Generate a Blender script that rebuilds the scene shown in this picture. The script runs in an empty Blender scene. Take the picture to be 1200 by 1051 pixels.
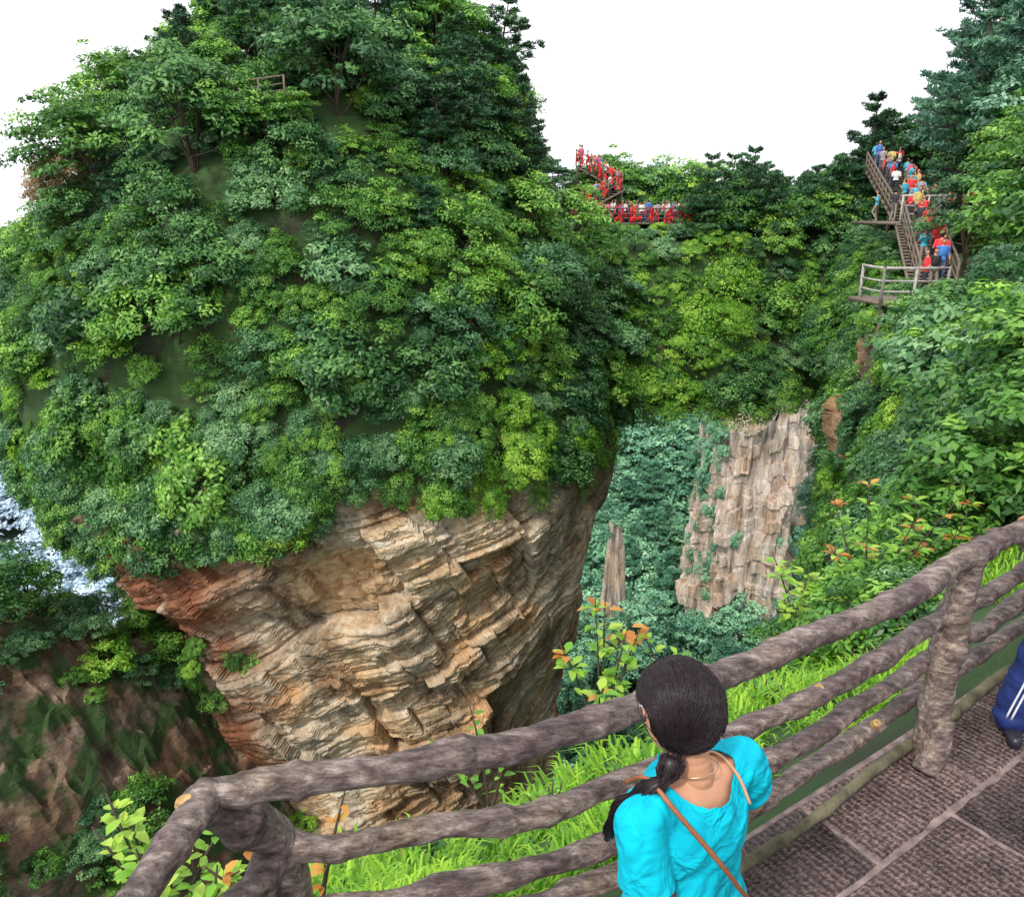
import bpy, bmesh, math, random
import numpy as np
from mathutils import Vector, Matrix
random.seed(11); rng=np.random.default_rng(11)
scene=bpy.context.scene
scene.view_settings.view_transform='Standard'; scene.view_settings.look='None'
scene.view_settings.exposure=0
COL=scene.collection

# ------------------------------------------------------------------ noise
def _h(ix,iy,iz,s):
    n=(ix*374761393+iy*668265263+iz*2147483647+s*1274126177)&0xffffffff
    n=((n^(n>>13))*1274126177)&0xffffffff
    n=((n^(n>>16))*2246822519)&0xffffffff
    return ((n^(n>>15))&0xffffff)/float(0xffffff)
def vnoise(p,seed=0):
    p=np.asarray(p,float); i=np.floor(p).astype(np.int64); f=p-i; f=f*f*(3-2*f)
    x,y,z=i[:,0],i[:,1],i[:,2]; r=0
    for dx in (0,1):
        for dy in (0,1):
            for dz in (0,1):
                w=(f[:,0] if dx else 1-f[:,0])*(f[:,1] if dy else 1-f[:,1])*(f[:,2] if dz else 1-f[:,2])
                r=r+w*_h(x+dx,y+dy,z+dz,seed)
    return r*2-1
def fbm(p,o=4,seed=0):
    p=np.asarray(p,float); a=1.0; r=0; t=0
    for k in range(o):
        r=r+a*vnoise(p*(2.03**k)+k*17.3,seed+k); t+=a; a*=0.5
    return r/t
def sm(a,b,t): t=np.clip((t-a)/(b-a),0,1); return t*t*(3-2*t)

# ------------------------------------------------------------------ materials
def newmat(name):
    m=bpy.data.materials.new(name); m.use_nodes=True
    nt=m.node_tree; nt.nodes.clear()
    return m,nt,nt.nodes,nt.links
def ramp(N,stops,interp='LINEAR'):
    r=N.new('ShaderNodeValToRGB'); cr=r.color_ramp; cr.interpolation=interp
    while len(cr.elements)<len(stops): cr.elements.new(0.5)
    for e,(p,c) in zip(cr.elements,stops):
        e.position=p; e.color=(c[0],c[1],c[2],1)
    return r
def simple(name,col,rough=0.7,nscale=8,var=0.35,bump=0.3,bscale=None,metal=0,spec=0.4):
    m,nt,N,L=newmat(name)
    o=N.new('ShaderNodeOutputMaterial'); b=N.new('ShaderNodeBsdfPrincipled')
    tc=N.new('ShaderNodeTexCoord'); n=N.new('ShaderNodeTexNoise'); n.inputs['Scale'].default_value=nscale; n.inputs['Detail'].default_value=6
    L.new(tc.outputs['Object'],n.inputs['Vector'])
    r=ramp(N,[(0.3,[c*(1-var) for c in col]),(0.7,[min(1,c*(1+var)) for c in col])])
    L.new(n.outputs['Fac'],r.inputs['Fac']); L.new(r.outputs['Color'],b.inputs['Base Color'])
    b.inputs['Roughness'].default_value=rough; b.inputs['Metallic'].default_value=metal
    b.inputs['Specular IOR Level'].default_value=spec
    if bump:
        n2=N.new('ShaderNodeTexNoise'); n2.inputs['Scale'].default_value=bscale or nscale*4; n2.inputs['Detail'].default_value=5
        L.new(tc.outputs['Object'],n2.inputs['Vector'])
        bp=N.new('ShaderNodeBump'); bp.inputs['Strength'].default_value=bump; bp.inputs['Distance'].default_value=0.02
        L.new(n2.outputs['Fac'],bp.inputs['Height']); L.new(bp.outputs['Normal'],b.inputs['Normal'])
    L.new(b.outputs['BSDF'],o.inputs['Surface'])
    return m
def leafmat(name,dark,mid,light,trans=0.3,objvar=0.5,rough=0.42):
    m,nt,N,L=newmat(name)
    o=N.new('ShaderNodeOutputMaterial'); b=N.new('ShaderNodeBsdfPrincipled')
    at=N.new('ShaderNodeAttribute'); at.attribute_name='rnd'
    oi=N.new('ShaderNodeObjectInfo')
    mm=N.new('ShaderNodeMath'); mm.operation='MULTIPLY_ADD'; mm.inputs[1].default_value=objvar; mm.inputs[2].default_value=-objvar*0.5
    L.new(oi.outputs['Random'],mm.inputs[0])
    ad=N.new('ShaderNodeMath'); ad.operation='ADD'; ad.use_clamp=True
    L.new(at.outputs['Fac'],ad.inputs[0]); L.new(mm.outputs[0],ad.inputs[1])
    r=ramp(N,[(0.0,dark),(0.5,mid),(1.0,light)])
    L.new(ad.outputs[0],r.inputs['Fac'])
    L.new(r.outputs['Color'],b.inputs['Base Color']); b.inputs['Roughness'].default_value=rough
    b.inputs['Specular IOR Level'].default_value=0.4
    if trans<=0: L.new(b.outputs['BSDF'],o.inputs['Surface']); return m
    t=N.new('ShaderNodeBsdfTranslucent'); L.new(r.outputs['Color'],t.inputs['Color'])
    mx=N.new('ShaderNodeMixShader'); mx.inputs[0].default_value=trans
    L.new(b.outputs['BSDF'],mx.inputs[1]); L.new(t.outputs['BSDF'],mx.inputs[2])
    L.new(mx.outputs[0],o.inputs['Surface'])
    return m
M_leafA=leafmat('leaf_green',(.026,.10,.018),(.10,.27,.04),(.28,.52,.08))
M_leafB=leafmat('leaf_deep',(.018,.07,.025),(.06,.18,.05),(.17,.36,.10))
M_leafC=leafmat('leaf_bright',(.06,.20,.014),(.20,.45,.04),(.46,.70,.10))
M_leafD=leafmat('leaf_cool',(.024,.095,.035),(.09,.24,.09),(.28,.48,.21))
M_autumn=leafmat('leaf_autumn',(.14,.10,.05),(.36,.24,.13),(.50,.38,.22))
M_pine=leafmat('pine_needles',(.012,.045,.018),(.036,.125,.045),(.10,.24,.08),trans=.0)
M_far=leafmat('leaf_far',(.035,.13,.08),(.11,.30,.17),(.26,.50,.28),trans=0)  # distance haze painted into the leaf colour as paler blue-green
M_far2=leafmat('leaf_hazy',(.36,.50,.60),(.46,.60,.71),(.60,.73,.82),trans=0)  # valley mist painted as pale blue leaf colour, no real atmosphere
M_hilltree=leafmat('leaf_hill',(.035,.10,.07),(.10,.25,.15),(.25,.45,.28),trans=.2)
M_grass=leafmat('grass_blade',(.06,.20,.012),(.19,.44,.025),(.44,.70,.06),trans=.4)
M_sap=leafmat('sapling_leaf',(.10,.30,.03),(.24,.50,.05),(.5,.66,.10),trans=.4)
M_saptip=leafmat('sapling_tip',(.35,.12,.03),(.6,.25,.05),(.75,.45,.1),trans=.4)
M_bark=simple('tree_bark',(.07,.05,.035),.9,3,.4,.5)

def rockmat(name,cols,stain=0.6,strata=(0.25,0.12,1.4),rot=(8,24,0),bumpd=0.25,green=0.0,redleft=False,tint=.8):
    m,nt,N,L=newmat(name)
    o=N.new('ShaderNodeOutputMaterial'); b=N.new('ShaderNodeBsdfPrincipled'); b.inputs['Roughness'].default_value=.85
    tc=N.new('ShaderNodeTexCoord')
    mp=N.new('ShaderNodeMapping'); mp.inputs['Rotation'].default_value=[math.radians(q) for q in rot]
    mp.inputs['Scale'].default_value=strata
    L.new(tc.outputs['Object'],mp.inputs['Vector'])
    n=N.new('ShaderNodeTexNoise'); n.inputs['Scale'].default_value=.55; n.inputs['Detail'].default_value=10; n.inputs['Roughness'].default_value=.62; n.inputs['Distortion'].default_value=.35
    L.new(mp.outputs['Vector'],n.inputs['Vector'])
    r=ramp(N,cols); L.new(n.outputs['Fac'],r.inputs['Fac'])
    mp2=N.new('ShaderNodeMapping'); mp2.inputs['Scale'].default_value=(.45,.45,.10)
    L.new(tc.outputs['Object'],mp2.inputs['Vector'])
    n2=N.new('ShaderNodeTexNoise'); n2.inputs['Scale'].default_value=.7; n2.inputs['Detail'].default_value=8; n2.inputs['Roughness'].default_value=.68
    L.new(mp2.outputs['Vector'],n2.inputs['Vector'])
    r2=ramp(N,[(.38,(0.26,.22,.20)),(.46,(.62,.57,.53)),(.55,(1,1,1))]); L.new(n2.outputs['Fac'],r2.inputs['Fac'])
    mx=N.new('ShaderNodeMix'); mx.data_type='RGBA'; mx.blend_type='MULTIPLY'; mx.inputs[0].default_value=stain
    L.new(r.outputs['Color'],mx.inputs[6]); L.new(r2.outputs['Color'],mx.inputs[7])
    last=mx.outputs[2]
    n3=N.new('ShaderNodeTexNoise'); n3.inputs['Scale'].default_value=.2; n3.inputs['Detail'].default_value=6
    L.new(tc.outputs['Object'],n3.inputs['Vector'])
    r3=ramp(N,[(.36,(.72,.78,.80)),(.46,(1,1,1)),(.54,(1.0,.90,.74)),(.62,(1.0,.72,.45))]); L.new(n3.outputs['Fac'],r3.inputs['Fac'])
    m3=N.new('ShaderNodeMix'); m3.data_type='RGBA'; m3.blend_type='MULTIPLY'; m3.inputs[0].default_value=tint
    L.new(last,m3.inputs[6]); L.new(r3.outputs['Color'],m3.inputs[7]); last=m3.outputs[2]
    if redleft:
        sx=N.new('ShaderNodeSeparateXYZ'); L.new(tc.outputs['Object'],sx.inputs[0])
        ma=N.new('ShaderNodeMapRange'); ma.inputs[1].default_value=-13.5; ma.inputs[2].default_value=-18.5; L.new(sx.outputs['X'],ma.inputs[0])
        nn=N.new('ShaderNodeMath'); nn.operation='MULTIPLY'; L.new(ma.outputs[0],nn.inputs[0]); 
        r5=ramp(N,[(.42,(.35,.35,.35)),(.52,(1,1,1))]); L.new(n3.outputs['Fac'],r5.inputs['Fac']); L.new(r5.outputs['Color'],nn.inputs[1])
        m5=N.new('ShaderNodeMix'); m5.data_type='RGBA'; m5.blend_type='MULTIPLY'; L.new(nn.outputs[0],m5.inputs[0])
        L.new(last,m5.inputs[6]); m5.inputs[7].default_value=(.40,.23,.19,1); last=m5.outputs[2]
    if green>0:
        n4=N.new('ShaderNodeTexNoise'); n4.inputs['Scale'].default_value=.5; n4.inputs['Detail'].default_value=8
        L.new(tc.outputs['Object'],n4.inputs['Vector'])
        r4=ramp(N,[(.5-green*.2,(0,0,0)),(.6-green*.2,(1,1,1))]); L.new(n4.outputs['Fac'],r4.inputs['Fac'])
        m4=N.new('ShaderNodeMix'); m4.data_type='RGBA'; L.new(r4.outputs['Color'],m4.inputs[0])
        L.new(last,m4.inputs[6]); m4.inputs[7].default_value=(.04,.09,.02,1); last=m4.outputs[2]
    L.new(last,b.inputs['Base Color'])
    nb=N.new('ShaderNodeTexNoise'); nb.inputs['Scale'].default_value=2.0; nb.inputs['Detail'].default_value=10; nb.inputs['Roughness'].default_value=.7
    L.new(mp.outputs['Vector'],nb.inputs['Vector'])
    vo=N.new('ShaderNodeTexVoronoi'); vo.feature='DISTANCE_TO_EDGE'; vo.inputs['Scale'].default_value=.8; L.new(mp.outputs['Vector'],vo.inputs['Vector'])
    vr=ramp(N,[(0,(0,0,0)),(.05,(1,1,1))]); L.new(vo.outputs['Distance'],vr.inputs['Fac'])
    ms=N.new('ShaderNodeMath'); ms.operation='MULTIPLY_ADD'; ms.inputs[1].default_value=.25 if not green>.2 else 0; L.new(vr.outputs['Color'],ms.inputs[0]); L.new(nb.outputs['Fac'],ms.inputs[2])
    bp=N.new('ShaderNodeBump'); bp.inputs['Strength'].default_value=.9; bp.inputs['Distance'].default_value=bumpd
    L.new(ms.outputs[0],bp.inputs['Height']); L.new(bp.outputs['Normal'],b.inputs['Normal'])
    L.new(b.outputs['BSDF'],o.inputs['Surface'])
    return m
ROCKC=[(.28,(.15,.105,.075)),(.38,(.38,.29,.20)),(.45,(.64,.55,.42)),(.51,(.54,.40,.26)),(.57,(.74,.66,.53)),(.65,(.52,.38,.25)),(.76,(.24,.17,.12))]
M_rock=rockmat('sandstone',ROCKC,.85,strata=(.42,.42,.85),rot=(6,26,0),redleft=True)
M_rock2=rockmat('brown_sandstone',[(.3,(.10,.07,.05)),(.45,(.34,.22,.13)),(.55,(.48,.34,.21)),(.68,(.22,.14,.09))],.8,strata=(.5,.5,1.1),rot=(0,10,0))
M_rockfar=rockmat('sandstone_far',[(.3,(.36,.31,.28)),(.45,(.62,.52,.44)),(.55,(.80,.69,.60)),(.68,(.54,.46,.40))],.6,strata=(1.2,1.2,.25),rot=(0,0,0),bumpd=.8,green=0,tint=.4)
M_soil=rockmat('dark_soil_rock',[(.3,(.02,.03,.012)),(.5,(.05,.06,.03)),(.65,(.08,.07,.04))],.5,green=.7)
M_gully=rockmat('gully_rock',[(.3,(.07,.05,.035)),(.45,(.22,.15,.11)),(.52,(.36,.27,.20)),(.62,(.24,.16,.12))],.8,strata=(.6,.6,1.2),bumpd=.5,green=.22)

# ------------------------------------------------------------------ mesh helpers
def mkobj(name,mesh,parent=None):
    o=bpy.data.objects.new(name,mesh); COL.objects.link(o)
    if parent: o.parent=parent
    return o
def empty(name):
    o=bpy.data.objects.new(name,None); COL.objects.link(o); o.empty_display_size=.1; return o
def mkmesh(name,V,F,mats,idx=None,smooth=True,rnd=None):
    me=bpy.data.meshes.new(name)
    me.from_pydata([tuple(v) for v in np.asarray(V,float).tolist()],[],[tuple(f) for f in (F.tolist() if hasattr(F,'tolist') else F)])
    for m in mats: me.materials.append(m)
    n=len(me.polygons)
    if idx is not None: me.polygons.foreach_set('material_index',np.asarray(idx,dtype=np.int32))
    me.polygons.foreach_set('use_smooth',np.full(n,smooth,dtype=bool))
    if rnd is not None:
        a=me.attributes.new('rnd','FLOAT','FACE'); a.data.foreach_set('value',np.asarray(rnd,dtype=np.float32))
    me.update(); return me
def grid_faces(nu,nv,closeu=False):
    F=[]
    for i in range(nu-(0 if closeu else 1)):
        for j in range(nv-1):
            a=i*nv+j; b=((i+1)%nu)*nv+j
            F.append((a,b,b+1,a+1))
    return F
class MB:
    def __init__(s): s.V=[];s.F=[];s.I=[];s.R=[];s.n=0
    def add(s,V,F,mi=0,rnd=.5):
        V=np.asarray(V,float); s.V.append(V)
        for f in (F.tolist() if hasattr(F,'tolist') else F): s.F.append(tuple(int(q)+s.n for q in f))
        k=len(F); s.I+= [mi]*k if np.isscalar(mi) else list(mi)
        s.R+= [rnd]*k if np.isscalar(rnd) else list(rnd)
        s.n+=len(V)
    def mesh(s,name,mats,smooth=True):
        return mkmesh(name,np.vstack(s.V),s.F,mats,s.I,smooth,s.R)
def unit(v):
    v=np.asarray(v,float); return v/(np.linalg.norm(v,axis=-1,keepdims=True)+1e-12)
def tube(pts,rad,seg=8,cap=True,nz=0,seed=0,nsc=6.0):
    pts=np.asarray(pts,float); n=len(pts)
    rad=np.asarray(rad,float)
    if rad.ndim==0: rad=np.full(n,float(rad))
    T=unit(np.gradient(pts,axis=0))
    ref=np.array([0,0,1.0]) if abs(T[0,2])<.9 else np.array([1.0,0,0])
    V=[];a=np.linspace(0,2*math.pi,seg,endpoint=False)
    u=unit(ref-T[0]*ref.dot(T[0]))
    for i in range(n):
        u=unit(u-T[i]*u.dot(T[i])); w=np.cross(T[i],u)
        V.append(pts[i]+rad[i]*(np.cos(a)[:,None]*u+np.sin(a)[:,None]*w))
    V=np.vstack(V)
    if nz:
        C=np.repeat(pts,seg,axis=0); d=V-C
        V=C+d*(1+nz*fbm(V*nsc,3,seed))[:,None]
    F=[(i*seg+j,i*seg+(j+1)%seg,(i+1)*seg+(j+1)%seg,(i+1)*seg+j) for i in range(n-1) for j in range(seg)]
    if cap:
        F.append(tuple(range(seg-1,-1,-1))); F.append(tuple((n-1)*seg+j for j in range(seg)))
    return V,F
def resample(P,n):
    P=np.asarray(P,float); 
    Q=np.vstack([2*P[0]-P[1],P,2*P[-1]-P[-2]]); out=[]
    m=len(P)-1
    for t in np.linspace(0,m,n):
        i=min(int(t),m-1); f=t-i
        p0,p1,p2,p3=Q[i],Q[i+1],Q[i+2],Q[i+3]
        out.append(.5*((2*p1)+(-p0+p2)*f+(2*p0-5*p1+4*p2-p3)*f*f+(-p0+3*p1-3*p2+p3)*f**3))
    return np.array(out)
def box(c,s,rotz=0):
    c=np.asarray(c,float); h=np.asarray(s,float)/2
    V=np.array([[x,y,z] for x in(-1,1) for y in(-1,1) for z in(-1,1)])*h
    cs,sn=math.cos(rotz),math.sin(rotz); V=np.c_[V[:,0]*cs-V[:,1]*sn,V[:,0]*sn+V[:,1]*cs,V[:,2]]
    F=[(0,1,3,2),(4,6,7,5),(0,4,5,1),(2,3,7,6),(0,2,6,4),(1,5,7,3)]
    return V+c,F
def leaves(C,Nn,l,w,fold=.15,tang=None):
    N_=len(C); Nn=unit(Nn)
    t=rng.normal(size=(N_,3)) if tang is None else tang
    t=unit(t-Nn*(t*Nn).sum(1)[:,None]); b=np.cross(Nn,t)
    l=np.broadcast_to(np.asarray(l,float),(N_,))[:,None]; w=np.broadcast_to(np.asarray(w,float),(N_,))[:,None]
    v0=C-t*l; v1=C+b*w-t*l*.1; v2=C+t*l-Nn*l*fold*2; v3=C-b*w-t*l*.1
    V=np.stack([v0,v1,v2,v3],1).reshape(-1,3)
    return V,np.arange(N_*4).reshape(-1,4)

# ------------------------------------------------------------------ foliage prototypes
def rand_dir(n,zmin=-1):
    z=rng.uniform(zmin,1,n); a=rng.uniform(0,2*math.pi,n); r=np.sqrt(1-z*z)
    return np.c_[r*np.cos(a),r*np.sin(a),z]
def crown(name,R,zc,ncl,nlf,l,mats,flat=.8,trunk=True,rc=.27,zmin=-.45,cone=0.0):
    mb=MB()
    D=rand_dir(ncl,zmin); rad=R*(.4+.6*rng.random(ncl)**.45)*(1+.42*fbm(D*1.5+rng.random()*50,2))
    cc=D*rad[:,None]*np.array([1,1,flat]); 
    if cone: cc[:,:2]*=(1-cone*np.clip(cc[:,2]/(R*flat),-.6,1))[:,None]
    cc=cc+np.array([0,0,zc])
    k=rng.uniform(.55,1.4,ncl)
    Cs=[];Ns=[];Rn=[]
    for i in range(ncl):
        m=int(nlf*k[i]**1.5); d=rand_dir(m,-.25)
        p=cc[i]+d*(R*rc*k[i])*rng.uniform(.5,1.12,m)[:,None]*np.array([1.15,1.15,.6])
        Cs.append(p); Ns.append(d*.6+np.array([0,0,.6])+D[i]*.25+rng.normal(size=(m,3))*.38)
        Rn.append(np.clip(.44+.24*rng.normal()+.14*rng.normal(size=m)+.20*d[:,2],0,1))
    C=np.vstack(Cs);Nn=np.vstack(Ns)
    V,F=leaves(C,Nn,l*rng.uniform(.6,1.35,len(C)),l*.48*rng.uniform(.7,1.2,len(C)))
    mb.add(V,F,0,np.concatenate(Rn))
    if trunk:
        tp=resample([(0,0,-1.2),(rng.normal()*.15,rng.normal()*.15,zc*.45),(rng.normal()*.25,rng.normal()*.25,zc+R*.3)],7)
        mb.add(*tube(tp,np.linspace(R*.065,R*.02,7),6),1)
        for i in range(0,ncl,5):
            st=tp[2+int(rng.integers(0,4))]
            mid=(st+cc[i])/2+np.array([0,0,-.1*R])
            mb.add(*tube([st,mid,cc[i]],[R*.025,R*.016,R*.006],4,False),1)
    return mb.mesh(name,mats)
def pine(name,H,mats,lean=0.0):
    mb=MB(); tp=resample([(0,0,-1.5),(lean*.3,0,H*.4),(lean,.1,H)],10)
    mb.add(*tube(tp,np.linspace(.19,.03,10),7),1)
    Cs=[];Ns=[];Ts=[];Rn=[]
    z=H*.28
    while z<H*.99:
        f=(z-H*.28)/(H*.72); L=(H*.34)*(1-f)**.75*rng.uniform(.65,1.2)+.3
        base=np.array([lean*(z/H)**1.5,.1*z/H,z]); nb=5 if f<.8 else 4; a0=rng.random()*6.28
        for q in range(nb):
            if rng.random()<.2: continue
            a=a0+q*6.283/nb+rng.normal()*.25; LL=L*rng.uniform(.5,1.25)
            d=np.array([math.cos(a),math.sin(a),.12+.35*f])
            tip=base+d*LL; mid=base+d*LL*.5+np.array([0,0,-.06*LL])
            mb.add(*tube([base,mid,tip],[.05*(1-f)+.015,.03,.01],4,False),1)
            rb=rng.normal()*.2
            for s in range(int(8*LL)+4):
                u=rng.uniform(.3,1.03); c=base+d*LL*u+np.array([-d[1],d[0],0])*rng.normal()*LL*.17+np.array([0,0,rng.uniform(-.05,.18)])
                m=14; dd=rand_dir(m,-.15)
                Cs.append(c+dd*.17);Ts.append(dd); Ns.append(rng.normal(size=(m,3))+[0,0,.6]); Rn.append(np.clip(.45+rb+.15*rng.normal(size=m),0,1))
        z+=H*.062*rng.uniform(.8,1.3)
    C=np.vstack(Cs)
    V,F=leaves(C,np.vstack(Ns),.2,.035,tang=np.vstack(Ts),fold=.05)
    mb.add(V,F,0,np.concatenate(Rn))
    return mb.mesh(name,mats)
def vinemat(name,R,n,l,mats):
    mb=MB(); p=rng.normal(size=(n,2))*R*.5
    z=.7*fbm(np.c_[p*1.3,np.zeros(n)]+rng.random()*90,3)+rng.uniform(0,.3,n)
    C=np.c_[p,z]; V,F=leaves(C,rng.normal(size=(n,3))*.5+[0,0,1],l*rng.uniform(.6,1.3,n),l*.6*rng.uniform(.7,1.2,n))
    mb.add(V,F,0,np.clip(.5+.5*fbm(C*1.5+7,2)+.15*rng.normal(size=n),0,1))
    return mb.mesh(name,mats)
def recolor(me,mat):
    c=me.copy(); c.materials[0]=mat; return c
B_=M_bark
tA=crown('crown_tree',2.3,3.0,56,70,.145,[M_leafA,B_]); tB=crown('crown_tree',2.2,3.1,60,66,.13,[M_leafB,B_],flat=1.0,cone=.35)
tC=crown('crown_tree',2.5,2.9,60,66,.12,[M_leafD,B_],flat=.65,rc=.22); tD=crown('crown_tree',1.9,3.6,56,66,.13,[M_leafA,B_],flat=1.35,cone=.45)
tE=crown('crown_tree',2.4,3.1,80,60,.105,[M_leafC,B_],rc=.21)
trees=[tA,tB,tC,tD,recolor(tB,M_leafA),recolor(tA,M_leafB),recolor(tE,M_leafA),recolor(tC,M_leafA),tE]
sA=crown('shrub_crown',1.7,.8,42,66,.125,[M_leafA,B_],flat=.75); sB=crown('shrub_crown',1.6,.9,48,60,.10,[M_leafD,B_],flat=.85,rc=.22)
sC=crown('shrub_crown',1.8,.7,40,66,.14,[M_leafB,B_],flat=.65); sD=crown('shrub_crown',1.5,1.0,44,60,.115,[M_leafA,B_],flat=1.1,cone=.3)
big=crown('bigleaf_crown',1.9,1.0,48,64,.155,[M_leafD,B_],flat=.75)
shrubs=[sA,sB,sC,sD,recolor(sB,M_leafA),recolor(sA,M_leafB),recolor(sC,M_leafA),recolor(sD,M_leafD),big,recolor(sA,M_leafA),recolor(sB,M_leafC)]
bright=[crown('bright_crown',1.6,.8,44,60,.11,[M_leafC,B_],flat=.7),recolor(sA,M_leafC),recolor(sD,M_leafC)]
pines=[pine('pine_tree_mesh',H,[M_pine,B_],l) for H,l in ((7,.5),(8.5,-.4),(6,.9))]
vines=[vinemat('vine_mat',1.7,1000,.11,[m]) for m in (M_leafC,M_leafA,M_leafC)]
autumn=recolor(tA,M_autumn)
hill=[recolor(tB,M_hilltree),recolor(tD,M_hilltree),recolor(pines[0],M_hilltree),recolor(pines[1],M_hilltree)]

def inst(me,loc,sc,par,nrm=(0,0,1),name='crown',sq=1.0):
    z=Vector([float(c) for c in nrm]).normalized(); q=z.to_track_quat('Z','Y')
    R=q.to_matrix().to_4x4()@Matrix.Rotation(rng.uniform(0,6.283),4,'Z')
    o=bpy.data.objects.new(name,me); COL.objects.link(o); o.parent=par
    o.matrix_world=Matrix.Translation(Vector([float(c) for c in loc]))@R@Matrix.Diagonal((sc,sc,sc*sq,1))
    return o
def dart(pts,rs,k=1.0):
    keep=[];P=[];RR=[]
    for i in range(len(pts)):
        if P:
            d=np.linalg.norm(np.array(P)-pts[i],axis=1)
            if (d<k*(np.array(RR)+rs[i])*.5).any(): continue
        keep.append(i);P.append(pts[i]);RR.append(rs[i])
    return keep
def pick(l): return l[int(rng.integers(0,len(l)))]

# ------------------------------------------------------------------ mesa
PR=np.array([(0,12.8),(4,12.4),(8.4,11),(12.6,8),(16,4),(18.3,-.5),(19.8,-5),(20.8,-10),(20.9,-13.6),(20.9,-16),(20.2,-20),(18.9,-25.5),(17.4,-31),(16,-36),(15,-42),(15,-62),(19,-90),(26,-114)],float)
seg=np.r_[0,np.cumsum(np.linalg.norm(np.diff(PR,axis=0),axis=1))]
def mesa_pt(th,s):
    th=np.asarray(th,float); s=np.asarray(s,float)
    r=np.interp(s,seg,PR[:,0]); z=np.interp(s,seg,PR[:,1])
    cx=np.interp(z,[-15,0,20],[-12,-14.6,-14]); cy=62+0*z
    c,sn=np.cos(th),np.sin(th)
    n1=fbm(np.c_[c*1.9,sn*1.9,z*.07]+3.1,3)
    lobe=np.clip(-c,0,1)**2*(sm(-24,-13,z)-1.1*sm(-7,4,z))*.14
    rt=np.clip(c,0,1)**2*sm(-8,2,z)*(1-sm(3,7,z))*.06
    r=r*(1+.08*n1+lobe-rt); z=z+np.where(s<seg[6],1,0)*1.5*fbm(np.c_[c*r*.1,sn*r*.1,z*0],2,6)
    lipup=sm(-.9,-.25,((th+math.pi)%(2*math.pi))-math.pi)*sm(seg[6],seg[8],s)*(1-sm(seg[9],seg[12],s))
    z=z+1.3*lipup
    return np.stack([cx+r*c,cy+r*sn,z],-1)
def mesa_nrm(th,s):
    e=.05
    dz=np.interp(s+e,seg,PR[:,1])-np.interp(s-e,seg,PR[:,1]); dr=np.interp(s+e,seg,PR[:,0])-np.interp(s-e,seg,PR[:,0])
    return unit(np.stack([-dz*np.cos(th),-dz*np.sin(th),dr],-1))
def mp1(t_,s_): return mesa_pt([t_],[s_])[0],mesa_nrm(np.array([t_]),np.array([s_]))[0]
def rock_disp(P,th,R=20.):
    x,y,z=P[:,0],P[:,1],P[:,2]; arc=th*R
    w=fbm(np.c_[arc*.06,z*.06,z*0],3,5)
    s=z*.93-arc*.36+w*3.0
    d=1.8*fbm(np.c_[x*.11,y*.11,z*.09],3,9)
    blk=.30+.7*sm(-.55,-1.1,th)
    blk=blk*(.55+.6*sm(-.3,.35,fbm(np.c_[arc*.09,z*.09,z*0+5],2,33)))
    for f,a,bw in ((.20,1.5,.12),(.46,.75,.22),(1.1,.3,.42),(2.6,.10,.8)):
        s2=s+.35/f*(_h(np.floor(arc*bw*.6+z*.05).astype(np.int64),np.zeros(len(arc),np.int64),np.zeros(len(arc),np.int64),2)-.5)
        row=np.floor(s2*f).astype(np.int64); fr=s2*f-row
        cc=(arc+z*.6)*bw+_h(row,row*0,row*0,3)*7+.25*w
        colc=np.floor(cc).astype(np.int64); cf=cc-colc
        hb=_h(row,colc,row*0,11)
        tilt=(_h(row,colc,row*0,12)-.5)*(cf-.5)*1.0
        edge=np.clip(np.minimum(fr,1-fr)*14,0,1)*np.clip(np.minimum(cf,1-cf)*18,0,1)
        d+=a*blk*((hb-.5)*1.15+tilt-(1-edge)*.15+fr*.22)
    d+=.30*fbm(P*.8,5,21)
    return d
nth=760; s1=seg[8]; s2=seg[14]
th=np.linspace(-math.pi*1.08,math.pi*.12,nth)
sv=np.r_[np.linspace(0,s1-.3,40),np.linspace(s1-.1,s2,270),np.linspace(s2+1,seg[-1],24)]
TH,SV=np.meshgrid(th,sv,indexing='ij'); thf,sf=TH.ravel(),SV.ravel()
P=mesa_pt(thf,sf); Nn=mesa_nrm(thf,sf)
mask=np.clip((sf-(s1-2))/3,0,1)*(1-.6*sm(-2.5,-3.1,thf))
P=P+Nn*(rock_disp(P,thf)*mask)[:,None]+Nn*((1-np.clip((sf-(s1-2))/3,0,1))*.6*fbm(P*.25,3))[:,None]
F=np.array(grid_faces(nth,len(sv)))
idx=np.where((sf[F].mean(1)<s1-1.0),1,0)
mesa=mkobj('sandstone_mesa',mkmesh('sandstone_mesa',P,F[:,::-1],[M_rock,M_soil],idx,False))

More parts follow.
